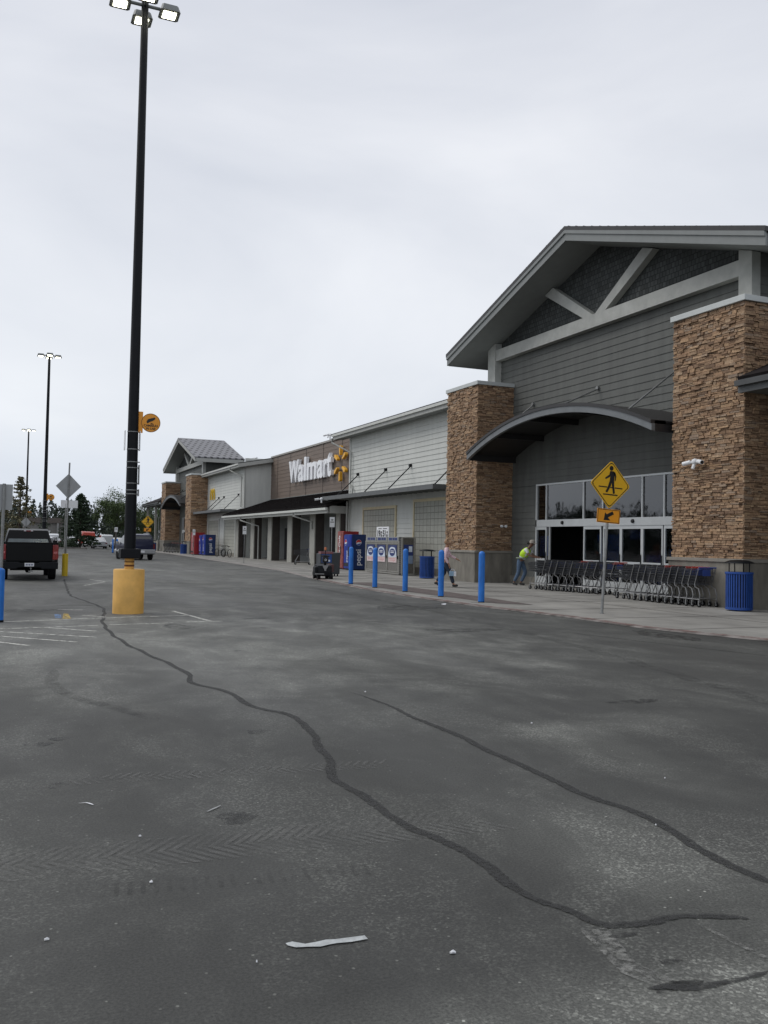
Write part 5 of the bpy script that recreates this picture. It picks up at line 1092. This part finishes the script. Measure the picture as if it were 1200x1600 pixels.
def person(loc,rz,label,J,skin,top,topm,pantm,sleeve,scale=1.0):
    """J joints in local coords (facing +Y)"""
    t=thing('person',loc,label,'person',rz)
    names=['pelvis','chest','neck','head0','head1','shL','elL','wrL','haL','shR','elR','wrR','haR','hipL','knL','anL','toL','hipR','knR','anR','toR']
    V=[J[n_] for n_ in names]; ix={n_:i for i,n_ in enumerate(names)}
    E_=[('pelvis','chest'),('chest','neck'),('neck','head0'),('head0','head1'),('chest','shL'),('shL','elL'),('elL','wrL'),('wrL','haL'),('chest','shR'),('shR','elR'),('elR','wrR'),('wrR','haR'),('pelvis','hipL'),('hipL','knL'),('knL','anL'),('anL','toL'),('pelvis','hipR'),('hipR','knR'),('knR','anR'),('anR','toR')]
    rd=dict(pelvis=(.13,.10),chest=(.13,.10),neck=.05,head0=.075,head1=.082,hipL=.085,hipR=.085,knL=.055,knR=.055,anL=.036,anR=.036,toL=.03,toR=.03,shL=.05,shR=.05,elL=.037,elR=.037,wrL=.025,wrR=.025,haL=.026,haR=.026)
    body=skinmesh('body',skin,t,V,[(ix[a],ix[b]) for a,b in E_],[rd[n_] for n_ in names])
    Vc=lambda n_: Vector(J[n_])
    # fingers: five short chains per hand
    for sd in 'LR':
        w=Vc('wr'+sd); h=Vc('ha'+sd); d_=(h-w).normalized(); s_=d_.cross(Vector((0,0,1))).normalized(); up_=s_.cross(d_); fm=MB()
        for k,(off,L_) in enumerate(((-.026,.06),(-.009,.072),(.008,.068),(.025,.052))):
            p=h+s_*off; fm.tube([p,p+d_*L_*.55-up_*.008,p+d_*L_*.85-up_*.028],[.009,.008,.006],6)
        fm.tube([h-d_*.03+s_*(-.03),h+s_*(-.052)-up_*.01,h+d_*.025+s_*(-.055)-up_*.02],[.010,.009,.007],6)
        fm.build('fingers',skin,body,smooth=True)
    # face
    hd=Vc('head1'); hn=Vc('head0'); face=J['face']; fv=Vector(face).normalized(); upv=(hd-hn).normalized(); sv_=fv.cross(upv).normalized(); cen=hn.lerp(hd,.5)
    MB().tube([cen+fv*.070+upv*.02,cen+fv*.105-upv*.015],[.010,.014],6).build('nose',skin,body,smooth=True)
    ey=MB()
    for sg in (-1,1): ey.lathe([(0,-.008),(.010,0),(0,.008)],cen+fv*.078+sv_*sg*.03+upv*.025,8)
    ey.build('eyes',m_black,body); MB().tube([cen+fv*.082-sv_*.025-upv*.045,cen+fv*.09-upv*.045,cen+fv*.082+sv_*.025-upv*.045],.006,6).build('mouth',mat('lips',(.25,.09,.07),.5),body)
    er=MB()
    for sg in (-1,1): er.tube([cen+sv_*sg*.078+upv*.02,cen+sv_*sg*.088-upv*.02],.016,6)
    er.build('ears',skin,body,smooth=True)
    # trousers
    v=[J['pelvis'],J['hipL'],J['knL'],Vc('knL').lerp(Vc('anL'),.9),J['hipR'],J['knR'],Vc('knR').lerp(Vc('anR'),.9),Vc('pelvis').lerp(Vc('chest'),.25)]
    skinmesh('trousers',pantm,t,v,[(0,1),(1,2),(2,3),(0,4),(4,5),(5,6),(0,7)],[(.15,.125),.105,.075,.062,.105,.075,.062,(.15,.12)])
    # top garment
    sl=lambda sd:Vc('sh'+sd).lerp(Vc('el'+sd),.75) if not sleeve else Vc('el'+sd)
    v=[Vc('pelvis').lerp(Vc('chest'),.08),J['chest'],Vc('chest').lerp(Vc('neck'),.7),J['shL'],sl('L'),J['shR'],sl('R')]; ed=[(0,1),(1,2),(1,3),(3,4),(1,5),(5,6)]; rr_=[(.15,.14),(.15,.135),.075,.068,.055,.068,.055]
    if sleeve:
        v+=[Vc('elL').lerp(Vc('wrL'),.9),Vc('elR').lerp(Vc('wrR'),.9)]; ed+=[(4,7),(6,8)]; rr_+=[.04,.04]; rr_[4]=rr_[6]=.05
    skinmesh(top,topm,t,v,ed,rr_)
    for sd in 'LR':
        a=Vc('an'+sd); b=Vc('to'+sd); dd=(b-a); dd.z=0; dd.normalize(); skinmesh('shoe',m_shoe,t,[a-dd*.05-Vector((0,0,.02)),a+dd*.05-Vector((0,0,.03)),b+dd*.02],[(0,1),(1,2)],[.046,.045,.038],2)
    t.scale=(scale,)*3
    return t,cen,fv,upv,sv_
J=dict(pelvis=(0,0,.92),chest=(0,.23,1.22),neck=(0,.35,1.40),head0=(0,.41,1.46),head1=(0,.45,1.57),shL=(-.19,.28,1.32),elL=(-.23,.40,1.10),wrL=(-.18,.62,1.03),haL=(-.17,.70,1.025),shR=(.19,.28,1.32),elR=(.23,.42,1.10),wrR=(.18,.64,1.03),haR=(.17,.72,1.025),hipL=(-.1,0,.86),knL=(-.11,.16,.48),anL=(-.11,-.02,.09),toL=(-.11,.12,.04),hipR=(.1,0,.86),knR=(.11,-.02,.47),anR=(.11,-.20,.10),toR=(.11,-.07,.04),face=(0,.98,-.2))
fdir=Vector((.60,-.80,0)); rz=math.atan2(-fdir.x,fdir.y)
t,cen,fv,upv,sv_=person((17.82,28.72,.03),rz,'cart attendant in a yellow safety vest, jeans and pale cap leaning onto the carts',J,m_skin2,'t_shirt',m_tshirt,m_jean,False,1.03)
Jv=lambda n_:Vector(J[n_])
vst=skinmesh('safety_vest',m_vest,t,[Jv('pelvis').lerp(Jv('chest'),.15),Jv('chest')-Vector((0,.02,0)),Jv('chest').lerp(Jv('neck'),.65),Jv('shL').lerp(Jv('chest'),.35),Jv('shR').lerp(Jv('chest'),.35)],[(0,1),(1,2),(1,3),(1,4)],[(.20,.20),(.20,.19),.09,.10,.10])
MB().lathe([(.205,-.02),(.21,0),(.205,.02)],(0,.05,1.00),20).build('reflective_band',mat('band_grey',(.25,.3,.22),.5),vst,smooth=True)
cp=MB().lathe([(.100,-.02),(.102,.03),(.085,.075),(.04,.098),(.01,.10)],cen+upv*.045,18); cp.prism([(-.085,.05),(.085,.05),(.07,.17),(0,.20),(-.07,.17)],.0,.012,lambda u,v,w:tuple(cen+sv_*u+fv*v+upv*(w+.035))); cp.build('cap',m_cap2,t,smooth=True)
skinmesh('hair',m_hairk,t,[tuple(cen-fv*.06),tuple(cen-fv*.13-upv*.0),tuple(cen-fv*.2+upv*.0)],[(0,1),(1,2)],[.06,.05,.06])
J2=dict(pelvis=(0,0,.86),chest=(0,.02,1.16),neck=(0,.04,1.33),head0=(0,.06,1.39),head1=(0,.08,1.50),shL=(-.17,.04,1.26),elL=(-.21,.16,1.03),wrL=(-.19,.37,.93),haL=(-.18,.45,.89),shR=(.17,.03,1.26),elR=(.23,-.03,1.0),wrR=(.22,.10,.76),haR=(.21,.13,.69),hipL=(-.09,0,.81),knL=(-.10,-.04,.45),anL=(-.10,-.32,.15),toL=(-.10,-.23,.05),hipR=(.09,0,.81),knR=(.10,.17,.44),anR=(.10,.27,.09),toR=(.10,.40,.07),face=(0,1,-.12))
fdir=Vector((.90,-.44,0)); rz=math.atan2(-fdir.x,fdir.y)
t,cen,fv,upv,sv_=person((14.24,27.82,.03),rz,'woman in a pink shirt and dark trousers striding right while carrying a small bag',J2,m_skin,'shirt',m_pink,m_darkpant,True,1.05)
h_=skinmesh('hair',m_hair,t,[tuple(cen+upv*.05),tuple(cen-fv*.05+upv*.03),tuple(cen-fv*.07-upv*.05)],[(0,1),(1,2)],[.118,.118,.09])
t=thing('carrier_bag',(14.38,27.55,.42),'small blue and white bag held low by the walking woman','bag',rz)
MB().box(-.05,.05,-.12,.10,0,.17).build('bag_body',mat('bag_blue',(.25,.38,.5),.6),t,bevel=.015); MB().box(-.055,.055,.04,.12,.0,.16).build('bag_pack',m_pwhite,t,bevel=.01); MB().tube([(0,-.08,.16),(0,-.04,.24),(0,.04,.24),(0,.07,.16)],.01,6).build('bag_handle',m_pwhite,t)
# ================================================================ LITTER
pp=[(1.051,3.335),(1.075,3.318),(1.12,3.300),(1.165,3.288),(1.205,3.297),(1.235,3.290),(1.29,3.284),(1.358,3.283)]
mb=MB()
for i,(x_,y_) in enumerate(pp): w_=.030+.008*math.sin(i*2.1)-(.012 if i in (0,7) else 0); zz_=.007+.006*math.sin(i*1.7)**2; mb.v+=[(x_,y_+w_/2,zz_),(x_+.004,y_-w_/2,.0055)]
mb.f=[(2*i,2*i+1,2*i+3,2*i+2) for i in range(len(pp)-1)]
tag(mb.build('paper_strip',mat('grey_paper',(.40,.42,.42),.6,var=.25,vs=30)),'long torn pale paper strip lying flat in the foreground','litter')
def scrap(x_,y_,s,label,m=m_pwhite,seed=0):
    rr=random.Random(int(x_*100+y_*10)); pts=[(x_+s*rr.uniform(.5,1.2)*math.cos(a),y_+s*rr.uniform(.5,1.2)*math.sin(a)*.7,.006+rr.uniform(0,s*.35)) for a in [2*math.pi*i/7 for i in range(7)]]
    mb=MB(); c_=(x_,y_,.012+s*.25)
    for i in range(7): mb.face([pts[i],pts[(i+1)%7],c_])
    mb.face([(p[0],p[1],.004) for p in pts]); tag(mb.build('paper_scrap',m),label,'litter')
scrap(1.62,3.05,.014,'crumpled white scrap right of the long paper strip')
tag(strip([(.46,5.50),(.50,5.50),(.535,5.44)],.03,.007,.004).build('paper_scrap',m_pwhite),'angular white paper scrap on the left foreground asphalt','litter')
tag(strip([(1.12,5.10),(1.22,5.19)],.018,.007,.002).build('paper_scrap',m_signback),'thin grey paper sliver between the two cracks and the left scrap','litter')
for x_,y_,s,l_ in ((4.28,6.68,.012,'tiny white speck of litter right of the second crack'),(.91,3.24,.006,'tiny white speck left of the paper strip'),(.67,4.15,.009,'tiny curled white scrap by the tyre marks'),(3.5,8.6,.014,'tiny white scrap at the start of the second crack'),(.21,3.7,.01,'tiny pale scrap at the lower left'),(.71,4.8,.007,'tiny white speck above the tread marks'),(3.4,4.03,.006,'tiny white speck beside the second crack'),(4.14,4.82,.007,'tiny white speck at the right on worn asphalt'),(16.3,29.8,.07,'white paper scrap on the walkway by the left stone pillar'),(16.2,27.7,.06,'white paper scrap near the attendant on the walkway'),(10.3,20.2,.09,'white smear of litter at the kerb below the rightmost bollard')): scrap(x_,y_,s,l_)
